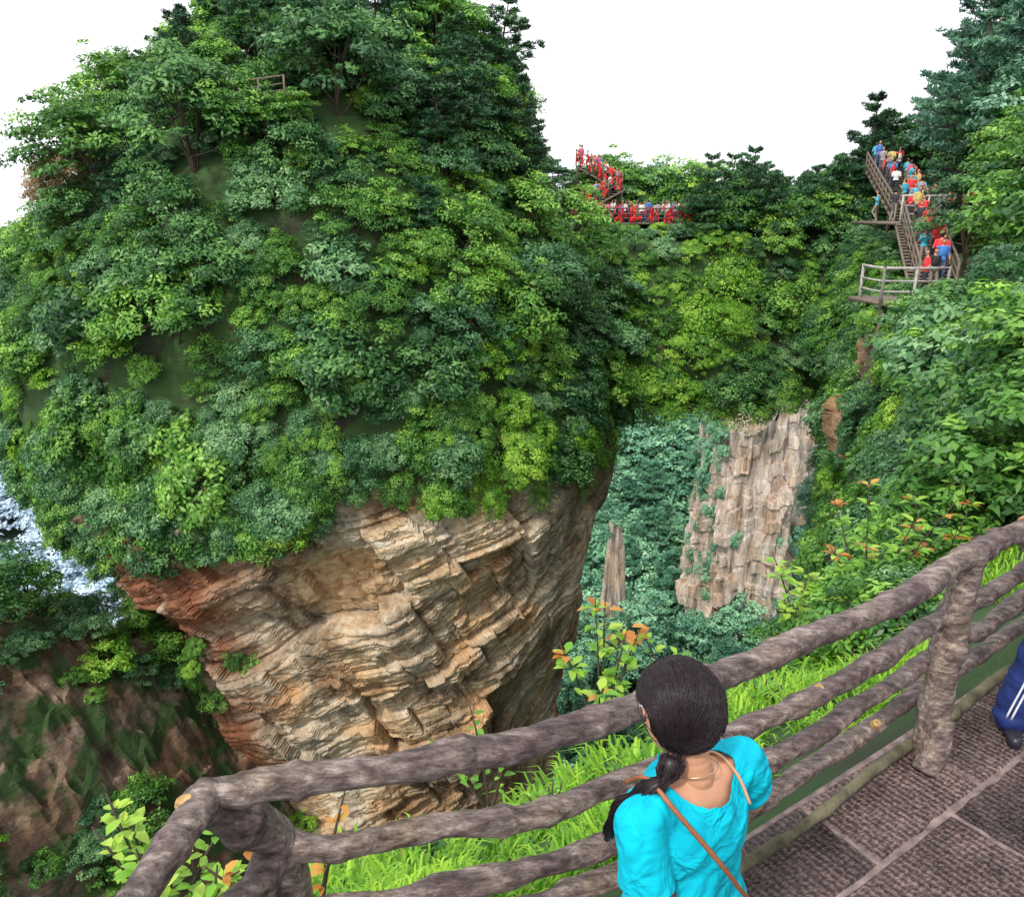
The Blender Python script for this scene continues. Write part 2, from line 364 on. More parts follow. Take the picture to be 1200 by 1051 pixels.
forest=empty('mesa_forest')
N0=5200
tt=rng.uniform(-math.pi*1.04,math.pi*.08,N0)
ss=rng.uniform(.5,seg[8]+.2,N0); keepw=rng.random(N0)<np.interp(ss,seg,PR[:,0])/21; tt=tt[keepw]; ss=ss[keepw]
pp=mesa_pt(tt,ss); nn=mesa_nrm(tt,ss); sc=.45+1.05*rng.random(len(tt))**1.5
kp=dart(pp,sc*3.0,.74)
cl=fbm(pp*.11+4,2,55)
for i in kp:
    z=pp[i,2]; up=nn[i]*.4+np.array([0,0,.85]); r=rng.random()
    def sel(small):
        if cl[i]>.2: return pick([sB,shrubs[4],shrubs[10],bright[0]]) if small else pick([tE,trees[6],trees[7],tA,tD,trees[4]])
        if cl[i]<-.25: return pick([sC,shrubs[5],big,shrubs[7]]) if small else pick([tB,trees[5],tC])
        return pick(shrubs) if small else pick(trees)
    if z<-9: inst(sel(True),pp[i]-nn[i]*.2,sc[i]*1.08,forest,nn[i]*.8+np.array([0,0,.6]))
    elif z<-1 and r<.5: inst(sel(True),pp[i]-nn[i]*.1,sc[i]*1.25,forest,up)
    elif z>0 and r<.24: inst(pick(pines),pp[i]-nn[i]*.5,sc[i]*.6+.08,forest,(rng.normal()*.07,rng.normal()*.07,1),'pine')
    else: inst(sel(False),pp[i]-nn[i]*.9-np.array([0,0,.6 if r<.8 else -.5]),sc[i]*1.02,forest,up)
for i in range(240):
    p,n=mp1(rng.uniform(-math.pi*1.03,math.pi*.05),rng.uniform(seg[3],seg[8]+.6))
    inst(pick(shrubs),p,rng.uniform(.35,.65),forest,n+np.array([0,0,.5]))
for i in range(60):
    p,n=mp1(rng.uniform(-math.pi,0),rng.uniform(seg[7],seg[8]+1.8))
    inst(pick(vines+[shrubs[4],bright[0]]),p+n*.4,rng.uniform(.35,.8),forest,n+np.array([0,0,.2]),'vine')
for i in range(250):   # vegetation creeping below the lip on the left / front-left
    t_=rng.uniform(-3.3,-1.55); dep=np.interp(t_,[-3.3,-2.6,-2.1,-1.75,-1.55],[6.5,6.5,4.8,2.4,.8])
    p,n=mp1(t_,seg[8]+rng.uniform(0,1)**1.2*dep)
    inst(pick(shrubs),p+n*.35,rng.uniform(.5,1.0),forest,n*.6+np.array([0,0,.7]))
for (t_,dz) in [(-1.97,11),(-1.88,12.2),(-2.08,13),(-2.3,9),(-1.9,14),(-2.5,8),(-2.45,12),(-2.0,12),(-1.93,13.2),(-2.16,14),(-2.62,11),(-2.7,14),(-2.15,16),(-2.35,15),(-2.02,15),(-2.05,12),(-1.82,13)]:
    p,n=mp1(t_,seg[8]+dz)
    for _ in range(2): inst(pick([bright[0],shrubs[0],shrubs[4]]),p+n*.1+rng.normal(size=3)*.6,rng.uniform(.25,.6),forest,n+np.array([0,0,1]),'ledge_shrub')
for i,(t_,s_,s) in enumerate([(-.35,5,.95),(-.2,8,.95),(-.1,11,1.05),(.0,14,1.),(-.25,16,.95),(-.5,13,.95),(-.6,9,.95),(.12,12,1.),(.05,9,1.),(-.3,12,1.1),(-.15,14.5,1.1),(-1.5,4,.8),(-2.2,5,.75),(-2.8,7,.8),(3.1,10,.8),(3.3,14,.7),(3.1,17,.7),(-2.9,19,.65),(3.2,7,.8),(3.0,12,.75),(-2.95,15,.7),(-.7,17,1.),(-.85,20,.9),(-1.2,12,.8),(-1.8,10,.75),(-.45,20,.9),(-1.0,24,.8),(.1,16,1.0),(-.05,18.5,.8)]):
    p,n=mp1(t_,s_); inst(pines[i%3],p-n*.3,s,None,(rng.normal()*.06,rng.normal()*.06,1),'pine_tree')
p,n=mp1(-2.35,seg[4]+1.5); inst(autumn,p+n*.6,.72,None,n*.6+np.array([0,0,.8]),'autumn_tree')

# ------------------------------------------------------------------ natural bridge
ns,na=110,70
def brid(f,z):
    return 66+4*f-4.6-5.0*np.clip((1-z)/15,0,1)
V=[]
for i in range(ns):
    f=i/(ns-1); cx=3+26*f; cy=66+4*f
    top=1.0-.6*math.sin(f*math.pi); bot=-14.2+1.7*math.sin(f*math.pi)**.6
    cz=(top+bot)/2; hz=(top-bot)/2
    for j in range(na):
        a=2*math.pi*j/na; c,s=math.cos(a),math.sin(a)
        z=cz+hz*math.copysign(abs(s)**.55,s); yy=math.copysign(abs(c)**.6,c)
        y=cy+5*yy-(5.0*np.clip((1-z)/15,0,1)*max(0,-yy))
        V.append((cx,y,z))
V=np.array(V); cen=np.repeat(np.array([[3+26*i/(ns-1),65+4*i/(ns-1),-7] for i in range(ns)]),na,0)
V=V+unit(V-cen)*(fbm(V*.16,4,4)*2.6*sm(1.5,-4,V[:,2]))[:,None]
F=np.array([(i*na+j,(i+1)*na+j,(i+1)*na+(j+1)%na,i*na+(j+1)%na) for i in range(ns-1) for j in range(na)])
zz=V[F][:,:,2].mean(1)
mkobj('natural_bridge',mkmesh('natural_bridge',V,F,[M_rock,M_soil],np.where(zz<-12.2,0,1),False))
bf=empty('bridge_vegetation')
N0=1150; fx=rng.uniform(.06,1.0,N0); zr=rng.uniform(-12.9,.2,N0)
P_=np.c_[3+26*fx,brid(fx,zr)+.2,zr]; P_[:,1]-=2.0*fbm(P_*.16,3,4)*sm(1.5,-4,zr); sc=.45+.85*rng.random(N0)**1.4
for i in dart(P_,sc*2.7,.8):
    x=P_[i,0]; isv=fbm(P_[i:i+1]*.13+9,2,8)[0]+(.2 if x<18 else -.35)>.05
    me=pick(bright+[shrubs[4],sA,tE]) if isv else pick(shrubs+trees[:4])
    s=sc[i]*(.9 if isv else 1.1)
    if zr[i]>-3 and x<16.5: s=min(s,.55); me=pick(shrubs+bright)
    if me in trees: s*=.75
    inst(me,P_[i],s,bf,(rng.normal()*.15,-.45,.85),'shrub')
for i in range(34):
    f=rng.uniform(.06,.7); z=rng.uniform(-12.5,-1.6); inst(pick(vines),(3+24*f,brid(f,z)-.2,z),rng.uniform(.7,1.2),bf,(rng.normal()*.3,-1,.7),'vine')
for i in range(30):
    inst(pick(shrubs+bright),(rng.uniform(4.2,15.5),rng.uniform(64.6,65.6),rng.uniform(.2,.7)),rng.uniform(.3,.5),bf,(0,-.3,1),'shrub')
for i in range(72):
    f=rng.uniform(.5,1.1); y0=66+4*f+rng.uniform(-4.5,5)
    inst(pick(trees+pines),(3+24*f,y0,-.9),rng.uniform(.75,1.1)*(.85 if f<.62 else 1.05),bf,(0,-.1,1),'tree')
for i in range(40): inst(pick(shrubs),(rng.uniform(3.5,15.5),rng.uniform(69.6,71.2),rng.uniform(.6,1.2)),rng.uniform(.7,1.1),bf,(0,0,1),'shrub')
for i in range(30): inst(pick(trees+hill[:2]),(rng.uniform(7.5,19),rng.uniform(72.5,74),.3),rng.uniform(.9,1.35),bf,(0,0,1),'tree')
for i in range(26):
    f=rng.random(); inst(pick(shrubs),(4+5.5*f,68.4+f*1.7,.9+2.2*f*rng.random()),.8,bf,(0,0,1),'shrub')
for i in range(18): inst(pick(shrubs),(rng.uniform(3.5,9.5),71.3,rng.uniform(1,4.2)),.9,bf,(0,0,1),'shrub')

# ------------------------------------------------------------------ near land (loft)
ST=np.array([(-1.6,-8,0),(-1.15,0,0),(-1.0,1.5,0),(-.72,1.98,0),(.4,2.38,0),(2.1,3.45,0),(4.5,5.4,0),(7,10,-.3),(10.5,17,-.9),(14.4,28,-.6),(18.8,38,.2),(23,50,1),(27,62,1),(33,76,1),(42,95,2)],float)
hd=np.gradient(ST[:,:2],axis=0); hd=unit(hd); NO=np.c_[-hd[:,1],hd[:,0]]
offN=[-34,-22,-14,-9,-5.5,-3,0,.3,1.1,2.1,2.6,3.2,3.5,3.5]; dzN=[8,6,4,2,-.1,-.1,-.1,-.35,-1.0,-2.1,-5.5,-14,-45,-114]
offF=[-34,-24,-15,-9,-6,-3,0,.4,.8,1.0,1.1,1.0,-1.5,-3]; dzF=[10,9.5,8,5,2.2,0,0,-1,-3,-6,-10,-15,-45,-114]
bl=np.array([0,0,0,0,0,0,.15,.6,1,1,1,1,1,1,1])
OFF=np.array([(1-b)*np.array(offN)+b*np.array(offF) for b in bl]); DZ=np.array([(1-b)*np.array(dzN)+b*np.array(dzF) for b in bl])
OFF[6,7:]*=1.35; OFF[5,7:]*=1.1
DZ[12:,:5]*=.7
def land(s,k):
    s=np.asarray(s,float);k=np.asarray(k,float); i=np.clip(s.astype(int),0,13); f=s-i; j=np.clip(k.astype(int),0,12); g=k-j
    p=ST[i]*(1-f)[:,None]+ST[i+1]*f[:,None]; n=unit(NO[i]*(1-f)[:,None]+NO[i+1]*f[:,None])
    def bil(A): return (A[i,j]*(1-f)*(1-g)+A[i+1,j]*f*(1-g)+A[i,j+1]*(1-f)*g+A[i+1,j+1]*f*g)
    o=bil(OFF); dz=bil(DZ)
    return np.c_[p[:,:2]+n*o[:,None],p[:,2]+dz]
sg=np.r_[np.linspace(0,6,90),np.linspace(6.1,14,300)]; kg=np.r_[np.linspace(0,7,29),np.linspace(7.1,12,80),np.linspace(12.1,13,40)]
S_,K_=np.meshgrid(sg,kg,indexing='ij'); Ks=K_.ravel(); P=land(S_.ravel(),Ks)
amp=np.clip((Ks-6.9)/3,0,1)*np.clip((S_.ravel()-3)/5,.2,1)
d=fbm(P*.3,4,2)*1.2+fbm(P*np.array([.5,.5,1.6]),3,8)*.5
nn2=np.zeros_like(P); ii=np.clip(S_.ravel().astype(int),0,13); nn2[:,:2]=NO[ii]
P=P+nn2*(d*amp)[:,None]
F=np.array(grid_faces(len(sg),len(kg))); kf=Ks[F].mean(1)
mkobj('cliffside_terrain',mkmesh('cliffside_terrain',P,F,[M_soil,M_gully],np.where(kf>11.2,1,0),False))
lf=empty('cliffside_vegetation')
N0=3000; s_=rng.uniform(6.7,14,N0); k_=rng.uniform(0,11.9,N0); pz=land(s_,k_); sc=.5+.7*rng.random(N0)
for i in dart(pz,sc*2.7,.74):
    k=k_[i]; s=s_[i]; x,y,z=pz[i]
    if 4.6<k<7.2 and s<12.4 and s>8: continue
    ii=min(int(s),13); n=np.array([NO[ii][0],NO[ii][1],0])
    if k>=7.0:
        q=sc[i]*(.55 if s<8.3 else .8)*(.7 if k<8 else 1)*(.75 if k>10.5 else 1)
        if 7.8<s<9 and k<8.5: q*=.7
        if 8.75<s<9.35 and 8.4<k<10.2: q*=.45
        inst(pick(shrubs+([tB,tD] if s>9.5 and 8<k<10 else [])),(x,y,z),q,lf,n*.5+np.array([0,0,.85]),'shrub')
    else:
        me=pick(trees+pines[:2]) if s<11.5 else pick(hill+trees[:2])
        if s<8.4: inst(pick(shrubs),(x,y,z),sc[i]*.7,lf,(0,0,1),'shrub')
        else: inst(me,(x,y,z-.3),sc[i]*(1.05 if s>10 else .75),lf,(0,0,1),'tree')
for i in range(300):
    s=rng.uniform(6.3,13.9); k=rng.uniform(7.1,11.9); p=land([s],[k])[0]; ii=min(int(s),13)
    q=rng.uniform(.28,.55)*(.5 if s<7.6 else 1)
    if 8.8<s<9.3 and 8.6<k<10.0: continue
    inst(pick(shrubs+bright),p,q,lf,(NO[ii][0],NO[ii][1],.8),'shrub')
for i in range(260):
    s=rng.uniform(8,13.9); k=rng.uniform(11.5,12.6); p=land([s],[k])[0]; ii=min(int(s),13)
    if fbm([p*.1],2,71)[0]<-.12: continue
    inst(pick([sB,sC,hill[0],shrubs[5],shrubs[7]]),p,rng.uniform(.5,1.0),lf,(NO[ii][0],NO[ii][1],1.0),'shrub')
for i in range(70):
    s=rng.uniform(5.9,7.3); k=rng.uniform(7.5,10.3); p=land([s],[k])[0]
    inst(pick([sB,sA,sD,shrubs[4],bright[0]]),p,rng.uniform(.2,.36)*(1 if s<6.6 else 1.3),lf,(-.3,.3,.9),'shrub')
for i in range(120):
    s=rng.uniform(6.5,8.3); k=rng.uniform(3.8,7.4); p=land([s],[k])[0]
    if p[0]<6 and p[1]<7.5: continue
    inst(pick([sB,sA,sD,shrubs[4],sC]),p-[0,0,.15],rng.uniform(.3,.6),lf,(0,0,1),'shrub')
for i in range(150):
    s=rng.uniform(8.2,12.7); k=rng.choice([rng.uniform(6.2,7.2),rng.uniform(3.9,4.9)]); p=land([s],[k])[0]
    inst(pick(shrubs),p-[0,0,.25],rng.uniform(.3,.5),lf,(0,0,1),'shrub')
for i in range(60):
    s=rng.uniform(7.2,8.75); k=rng.uniform(4.2,6.6)
    p=land([s],[k])[0]; inst(pick(shrubs),p-[0,0,.2],rng.uniform(.5,.9),lf,(0,0,1),'shrub')
for (x,y,z,s,m) in [(14.3,20.5,-1.6,.85,tC),(16.6,25,-1.,1.0,tD),(17.4,24,-1,1.1,tB),(18.8,33,0,.8,tB),(23,33,1.5,1.3,trees[6]),(27.5,44,3.5,1.35,hill[0]),(26.5,49,3,1.2,hill[3]),(30,52,4,1.4,hill[2]),(32,58,6,1.4,hill[3]),(30,58,4,1.1,hill[1]),(35,60,7,1.5,hill[2]),(37,62,7,1.6,hill[0]),(29,66,1,1.2,pines[1]),(31.5,69,1,1.3,pines[0]),(33,67,2,1.3,tD),(35,71,2,1.3,hill[3]),(28.5,70,1,1.1,tB)]:
    inst(m,(x,y,z),s,None,(0,0,1),'pine_tree' if m in hill[2:]+pines else 'broadleaf_tree')
def outcrop(name,c,r,seed,mat,n=110):
    th_=np.linspace(0,2*math.pi,n,endpoint=False); ph=np.linspace(.05,math.pi-.05,n)
    A,B=np.meshgrid(th_,ph,indexing='ij'); d=np.c_[(np.sin(B)*np.cos(A)).ravel(),(np.sin(B)*np.sin(A)).ravel(),np.cos(B).ravel()]
    e=np.sign(d)*np.abs(d)**.6; P=e*np.array(r)
    for f,a in ((.9,.34),(2.3,.16)):
        sr=P[:,2]*f+.25*P[:,0]+.4*fbm(P*.5,2,seed); row=np.floor(sr).astype(np.int64); col=np.floor(A.ravel()*2.2*f+_h(row,row*0,row*0,1)*4).astype(np.int64)
        P=P*(1+a*(_h(row,col,row*0,seed)-.5)[:,None]*np.array([1,1,0]))
    P=P*(1+.16*fbm(P*.8+seed*3,4,seed))[:,None]
    return mkobj(name,mkmesh(name,P+np.array(c),grid_faces(n,n,True),[mat],None,False))
outcrop('rock_outcrop',(14.5,28.9,-3.7),(1.2,1.6,1.9),3,M_rock2); outcrop('rock_outcrop',(15.0,31.0,-6.0),(1.5,2.0,1.5),7,M_rock2)
for i in range(44):
    a=rng.uniform(-2.9,-.2); inst(pick(shrubs),(14.2+1.4*math.cos(a),28.9+1.7*math.sin(a),rng.choice([-1.5,-5.6,-6.4,-7.4,-4.8])+rng.normal()*.5),rng.uniform(.2,.42),lf,(-.4,-.4,.8),'shrub')

# ------------------------------------------------------------------ valley + gully
g=np.sinh(np.linspace(-4.4,4.4,230))/math.sinh(4.4)*1800
gx,gy=np.meshgrid(g+10,g+90,indexing='ij'); x=gx.ravel();y=gy.ravel()
def valley(x,y):
    h=-112+9*fbm(np.c_[x*.018,y*.018,x*0],3,31)
    h=h+(60*sm(130,320,y)+45*sm(300,480,y)-30*sm(520,900,y))*(1-.55*sm(-40,-160,x))
    h=h+16*fbm(np.c_[x*.012,y*.012,x*0+5],3,37)*sm(100,250,y)
    return h
M_valley=rockmat('valley_ground_mat',[(.3,(.05,.12,.10)),(.5,(.09,.19,.16)),(.65,(.14,.27,.22))],.4,bumpd=2.,green=0)  # bluish air haze of distance mixed into the ground's base colour
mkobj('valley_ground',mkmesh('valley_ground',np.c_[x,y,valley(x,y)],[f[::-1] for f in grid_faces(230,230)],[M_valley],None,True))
ff=empty('valley_forest')
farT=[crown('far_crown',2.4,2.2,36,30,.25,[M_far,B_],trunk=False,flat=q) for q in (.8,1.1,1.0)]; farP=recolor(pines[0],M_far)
for i in range(1300):
    Y=rng.uniform(105,330); X=Y*rng.uniform(.04,.52)
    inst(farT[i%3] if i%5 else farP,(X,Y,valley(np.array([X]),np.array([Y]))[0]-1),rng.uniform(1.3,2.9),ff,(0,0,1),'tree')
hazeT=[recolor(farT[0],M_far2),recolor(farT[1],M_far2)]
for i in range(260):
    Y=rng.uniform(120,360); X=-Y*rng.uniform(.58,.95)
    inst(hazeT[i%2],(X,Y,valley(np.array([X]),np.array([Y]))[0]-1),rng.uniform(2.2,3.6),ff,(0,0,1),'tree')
def pillar(name,c,r,z0,z1,seed,taper=.75,sq=1.0):
    n,m=240,240; th_=np.linspace(0,2*math.pi,n,endpoint=False); zz=np.linspace(z0,z1,m)
    A,B=np.meshgrid(th_,zz,indexing='ij'); A=A.ravel();B=B.ravel(); f=(B-z0)/(z1-z0)
    ca,sa=np.cos(A),np.sin(A)
    rr=r*(1.25-(1.25-taper)*f)*(1+.38*fbm(np.c_[ca*1.3,sa*1.3,B*.035]+seed,3,seed))
    rr*=1-.22*np.abs(fbm(np.c_[ca*4,sa*4,B*.04],3,seed+3))*2
    for fz,fa,am in ((.12,2.2,.2),(.35,4.5,.10)):
        row=np.floor(B*fz+.9*fbm(np.c_[ca*2,sa*2,B*.02],2,4)).astype(np.int64); colc=np.floor(A*fa+_h(row,row*0,row*0,seed)*.8).astype(np.int64)
        rr*=1+am*(_h(row,colc,row*0,seed+1)-.5)
    rr=np.where(f>.99,rr*.3,rr)
    P=np.c_[c[0]+rr*ca*sq,c[1]+rr*sa,B]
    return mkobj(name,mkmesh(name,P,grid_faces(n,m,True),[M_rockfar],None,False))
pillar('sandstone_pillar',(55.5,172),11.5,-112,-20,5,.95); pillar('sandstone_pillar',(21.5,150),3.9,-112,-59,9,.35); pillar('sandstone_pillar',(88,215),9,-112,-45,13,.8)
pf=empty('pillar_vegetation')
for i in range(135):
    a=math.pi*1.14+rng.normal()*.16 if i<95 else rng.uniform(math.pi,2*math.pi); z=rng.uniform(-98,-30)
    if i>=95: z=rng.choice([-72,-86,-94])+rng.normal()*2
    R_=10.8
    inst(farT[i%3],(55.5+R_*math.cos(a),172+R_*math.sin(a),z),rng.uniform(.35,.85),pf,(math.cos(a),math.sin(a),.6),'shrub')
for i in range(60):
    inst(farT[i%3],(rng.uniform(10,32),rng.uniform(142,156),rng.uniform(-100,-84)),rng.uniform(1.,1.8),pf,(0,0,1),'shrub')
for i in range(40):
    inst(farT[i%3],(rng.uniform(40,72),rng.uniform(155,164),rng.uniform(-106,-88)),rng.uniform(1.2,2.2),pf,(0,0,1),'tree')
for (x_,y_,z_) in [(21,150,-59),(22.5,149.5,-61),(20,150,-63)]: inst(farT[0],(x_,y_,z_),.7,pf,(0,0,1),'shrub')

gx,gy=np.meshgrid(np.linspace(-75,14,300),np.linspace(8,66,230),indexing='ij'); x=gx.ravel();y=gy.ravel()
def gully(x,y):
    h=-58+36*np.exp(-(((x+31)/13)**2+((y-36)/17)**2))+14*np.exp(-(((x+20)/10)**2+((y-50)/10)**2))+13*np.exp(-(((x+36)/7)**2+((y-52)/9)**2))
    return h+4*fbm(np.c_[x*.12,y*.12,x*0],4,41)+1.3*fbm(np.c_[x*.5,y*.5,x*0],4,43)-55*sm(-58,-75,x)-55*sm(4,14,x)
zg=gully(x,y); q=np.floor(zg*.8+.25*x*.4+fbm(np.c_[x*.3,y*.3,x*0],3,3)*1.2)
zg=zg+.9*(_h(q.astype(np.int64),np.floor(x*.5).astype(np.int64),np.floor(y*.5).astype(np.int64),5)-.5)+.7*fbm(np.c_[x*1.4,y*1.4,x*0],3,47)
mkobj('gully_ridge',mkmesh('gully_ridge',np.c_[x,y,zg],grid_faces(300,230),[M_gully],None,False))
gf=empty('gully_vegetation')
N0=2400; X=rng.uniform(-54,4,N0);Y=rng.uniform(12,60,N0); Z=gully(X,Y); sc=.35+.75*rng.random(N0)
P_=np.c_[X,Y,Z]; cg=fbm(P_*.12,2,61)
for i in dart(P_,sc*2.6,.78):
    if X[i]>-27 and 30<Y[i]<56 and cg[i]<.22: continue
    if cg[i]<-.35: continue
    inst(pick(shrubs+trees[:4]),P_[i],sc[i],gf,(0,0,1),'shrub')

# ------------------------------------------------------------------ wooden structures + crowd
M_wood=simple('weathered_wood',(.17,.13,.10),.8,6,.35,.3)
M_redcloth=simple('red_ribbon',(.75,.02,.03),.6,3,.3,0)
def fence(name,pts,h=1.1,ribbons=0,mat=M_wood,parent=None):
    mb=MB(); pts=[np.array(p,float) for p in pts]
    for a,b in zip(pts[:-1],pts[1:]):
        L=np.linalg.norm(b-a); n=max(1,int(round(L/1.2)))
        for i in range(n+1):
            p=a+(b-a)*i/n; mb.add(*tube([p+[0,0,-.3],p+[0,0,h+.05]],[.06,.055],6))
        for hh,r in ((h,.05),(h*.62,.035),(h*.3,.035)):
            mb.add(*tube([a+[0,0,hh],(a+b)/2+[0,0,hh-.015],b+[0,0,hh]],[r]*3,6))
        if ribbons:
            m=int(L*ribbons); t=rng.random(m)[:,None]; t=np.clip(t+.08*np.sin(t*23),0,1); zz=rng.choice([h,h*.62,h*.35],m)
            C=a+(b-a)*t; C[:,2]+=zz-rng.uniform(-.1,.4,m); C[:,1]+=rng.uniform(-.2,.15,m)
            V,F=leaves(C,rng.normal(size=(m,3))*[.5,.2,.2]+[0,-1,0],rng.uniform(.10,.32,m),.08,tang=np.tile([0,0,-1.0],(m,1))+rng.normal(size=(m,3))*.4,fold=0)
            mb.add(V,F,1)
    return mkobj(name,mb.mesh(name,[mat,M_redcloth]))
def stairs(name,a,b,w,n):
    mb=MB(); a=np.array(a,float);b=np.array(b,float); d=b-a; hdv=unit(np.array([d[0],d[1],0])); sd=np.array([-hdv[1],hdv[0],0])
    rz=math.atan2(hdv[1],hdv[0])
    for i in range(n):
        p=a+d*(i+.5)/n; mb.add(*box(p,(np.linalg.norm(d[:2])/n+.06,w,.06),rz))
    for q in (-1,1): mb.add(*tube([a+sd*q*w/2-[0,0,.12],b+sd*q*w/2-[0,0,.12]],[.08,.08],6))
    for q in np.linspace(0,1,4):
        p=a+d*q; mb.add(*tube([p-[0,0,4],p],[.09,.09],6))
    return mkobj(name,mb.mesh(name,[M_wood]))
mb=MB(); mb.add(*box((9.6,67.4,1.5),(10.2,3.0,.14)))
for q in range(6): mb.add(*tube([(5+1.8*q,66.2,-2),(5+1.8*q,66.2,1.45)],[.1,.1],6))
mkobj('bridge_walkway',mb.mesh('bridge_walkway',[M_wood]))
fence('wooden_railing',[(4.5,65.9,1.6),(9,65.85,1.6),(14.7,65.9,1.6)],1.1,26)
fence('wooden_railing',[(4.5,68.9,1.6),(14.7,68.9,1.6)],1.1,34)
stairs('wooden_staircase',(4.6,67.6,1.9),(9.2,68.6,4.3),1.8,13); stairs('wooden_staircase',(9.0,69.9,4.3),(5.6,70.6,6.2),1.8,11)
fence('wooden_railing',[(4.4,66.8,2.1),(9.1,67.6,4.5)],1.0,20); fence('wooden_railing',[(8.8,69,4.5),(5.4,69.6,6.4)],1.0,26)
mb=MB(); mb.add(*box((14.4,28.6,-.62),(3.2,2.4,.14),.25)); 
for q in [(13.1,27.8),(14.6,27.7),(15.8,28.3)]: mb.add(*tube([(q[0],q[1],-4),(q[0],q[1],-.6)],[.1,.1],6))
mkobj('viewing_platform',mb.mesh('viewing_platform',[M_wood]))
M_railgrey=simple('grey_rail',(.38,.35,.33),.7,6,.3,.2)
fence('platform_railing',[(12.9,29.2,-.55),(12.95,27.6,-.55),(15.2,27.6,-.55)],1.15,0,M_railgrey)
stairs('wooden_staircase',(16.6,31,-.4),(19.5,39,1.9),1.7,20)
fence('wooden_railing',[(15.9,31,-.4),(18.8,39,1.9)],1.0,0); fence('wooden_railing',[(17.4,31,-.4),(20.3,39,1.9)],1.0,0)
fence('platform_railing',[(18.8,39.2,2),(21.5,39.6,2.0),(24,41,2.0)],1.2,0,M_railgrey)
mb=MB(); mb.add(*box((22,42,1.9),(6.5,5,.14),.1)); mkobj('viewing_platform',mb.mesh('viewing_platform',[M_wood]))
stairs('wooden_staircase',(22,44,2.0),(24.8,55,5.2),2.2,20)
fence('wooden_railing',[(20.8,44,2),(23.6,55,5.2)],1.0,0)
p,n=mp1(-1.5,seg[4]-1); fence('wooden_railing',[p+[-1.6,-1.4,2.6],p+[1.2,-1.6,2.9]],1.0,0)
for q in (-2.2,1.6): inst(sA,p+[q,-1.8,1.9],.6,forest)
for q in (-1.2,0.,1.): inst(sA,p+[q,-1.3,1.4],.6,forest)

# ------------------------------------------------------------------ people
def blobmesh(parts,voxel,smooth_it=6,name='b'):
    mb=MB()
    def ell(c,r,ax=np.eye(3),n=14):
        A,B=np.meshgrid(np.linspace(0,2*math.pi,n*2,endpoint=False),np.linspace(0.0,math.pi,n)[1:-1],indexing='ij')
        d=np.c_[(np.sin(B)*np.cos(A)).ravel(),(np.sin(B)*np.sin(A)).ravel(),np.cos(B).ravel()]
        V=(d*np.asarray(r))@np.asarray(ax)+np.asarray(c); m=n-2
        F=[]
        for i in range(n*2):
            for j in range(m-1):
                a=i*m+j;b=((i+1)%(n*2))*m+j; F.append((a,a+1,b+1,b))
        F.append(tuple(i*m for i in range(n*2))); F.append(tuple((n*2-1-i)*m+m-1 for i in range(n*2)))
        return V,F
    for p in parts:
        if p[0]=='c':
            a,b=np.array(p[1],float),np.array(p[3],float); L=np.linalg.norm(b-a); r1,r2=p[2],p[4]
            k=max(2,int(L/(min(r1,r2)*.45))+1); k=min(k,24)
            for i in range(k+1):
                f=i/k; mb.add(*ell(a+(b-a)*f,[r1+(r2-r1)*f]*3,n=8))
        else: mb.add(*ell(p[1],p[2],p[3] if len(p)>3 else np.eye(3)))
    me=mkmesh(name,np.vstack(mb.V),mb.F,[]); o=bpy.data.objects.new(name,me); COL.objects.link(o)
    m=o.modifiers.new('r','REMESH'); m.mode='VOXEL'; m.voxel_size=voxel; m.use_smooth_shade=True
    m2=o.modifiers.new('s','SMOOTH'); m2.iterations=smooth_it; m2.factor=.5
    dg=bpy.context.evaluated_depsgraph_get(); ev=o.evaluated_get(dg); out=bpy.data.meshes.new_from_object(ev)
    bpy.data.objects.remove(o); 
    out.polygons.foreach_set('use_smooth',np.ones(len(out.polygons),dtype=bool)); return out
def mverts(me):
    a=np.empty(len(me.vertices)*3); me.vertices.foreach_get('co',a); return a.reshape(-1,3)
def setverts(me,P): me.vertices.foreach_set('co',P.ravel()); me.update()
M_skin=simple('skin',(.50,.25,.15),.5,14,.12,.1,80)
M_hair=simple('dark_hair',(.014,.007,.009),.40,60,.5,0,spec=.35)
def crowdmat(name,stops):
    m,nt,N,L=newmat(name); o=N.new('ShaderNodeOutputMaterial'); b=N.new('ShaderNodeBsdfPrincipled'); oi=N.new('ShaderNodeObjectInfo')
    r=ramp(N,stops,'CONSTANT'); L.new(oi.outputs['Random'],r.inputs['Fac']); L.new(r.outputs['Color'],b.inputs['Base Color']); b.inputs['Roughness'].default_value=.8
    L.new(b.outputs['BSDF'],o.inputs['Surface']); return m
M_shirts=crowdmat('crowd_shirt',[(0,(.75,.04,.05)),(.22,(.7,.7,.7)),(.42,(.05,.2,.6)),(.56,(.03,.03,.04)),(.68,(.7,.1,.25)),(.74,(.05,.4,.55)),(.8,(.6,.45,.15)),(.86,(.3,.3,.35))])
M_pants=crowdmat('crowd_trousers',[(0,(.03,.03,.05)),(.35,(.06,.09,.2)),(.6,(.25,.22,.18)),(.8,(.1,.1,.1))])
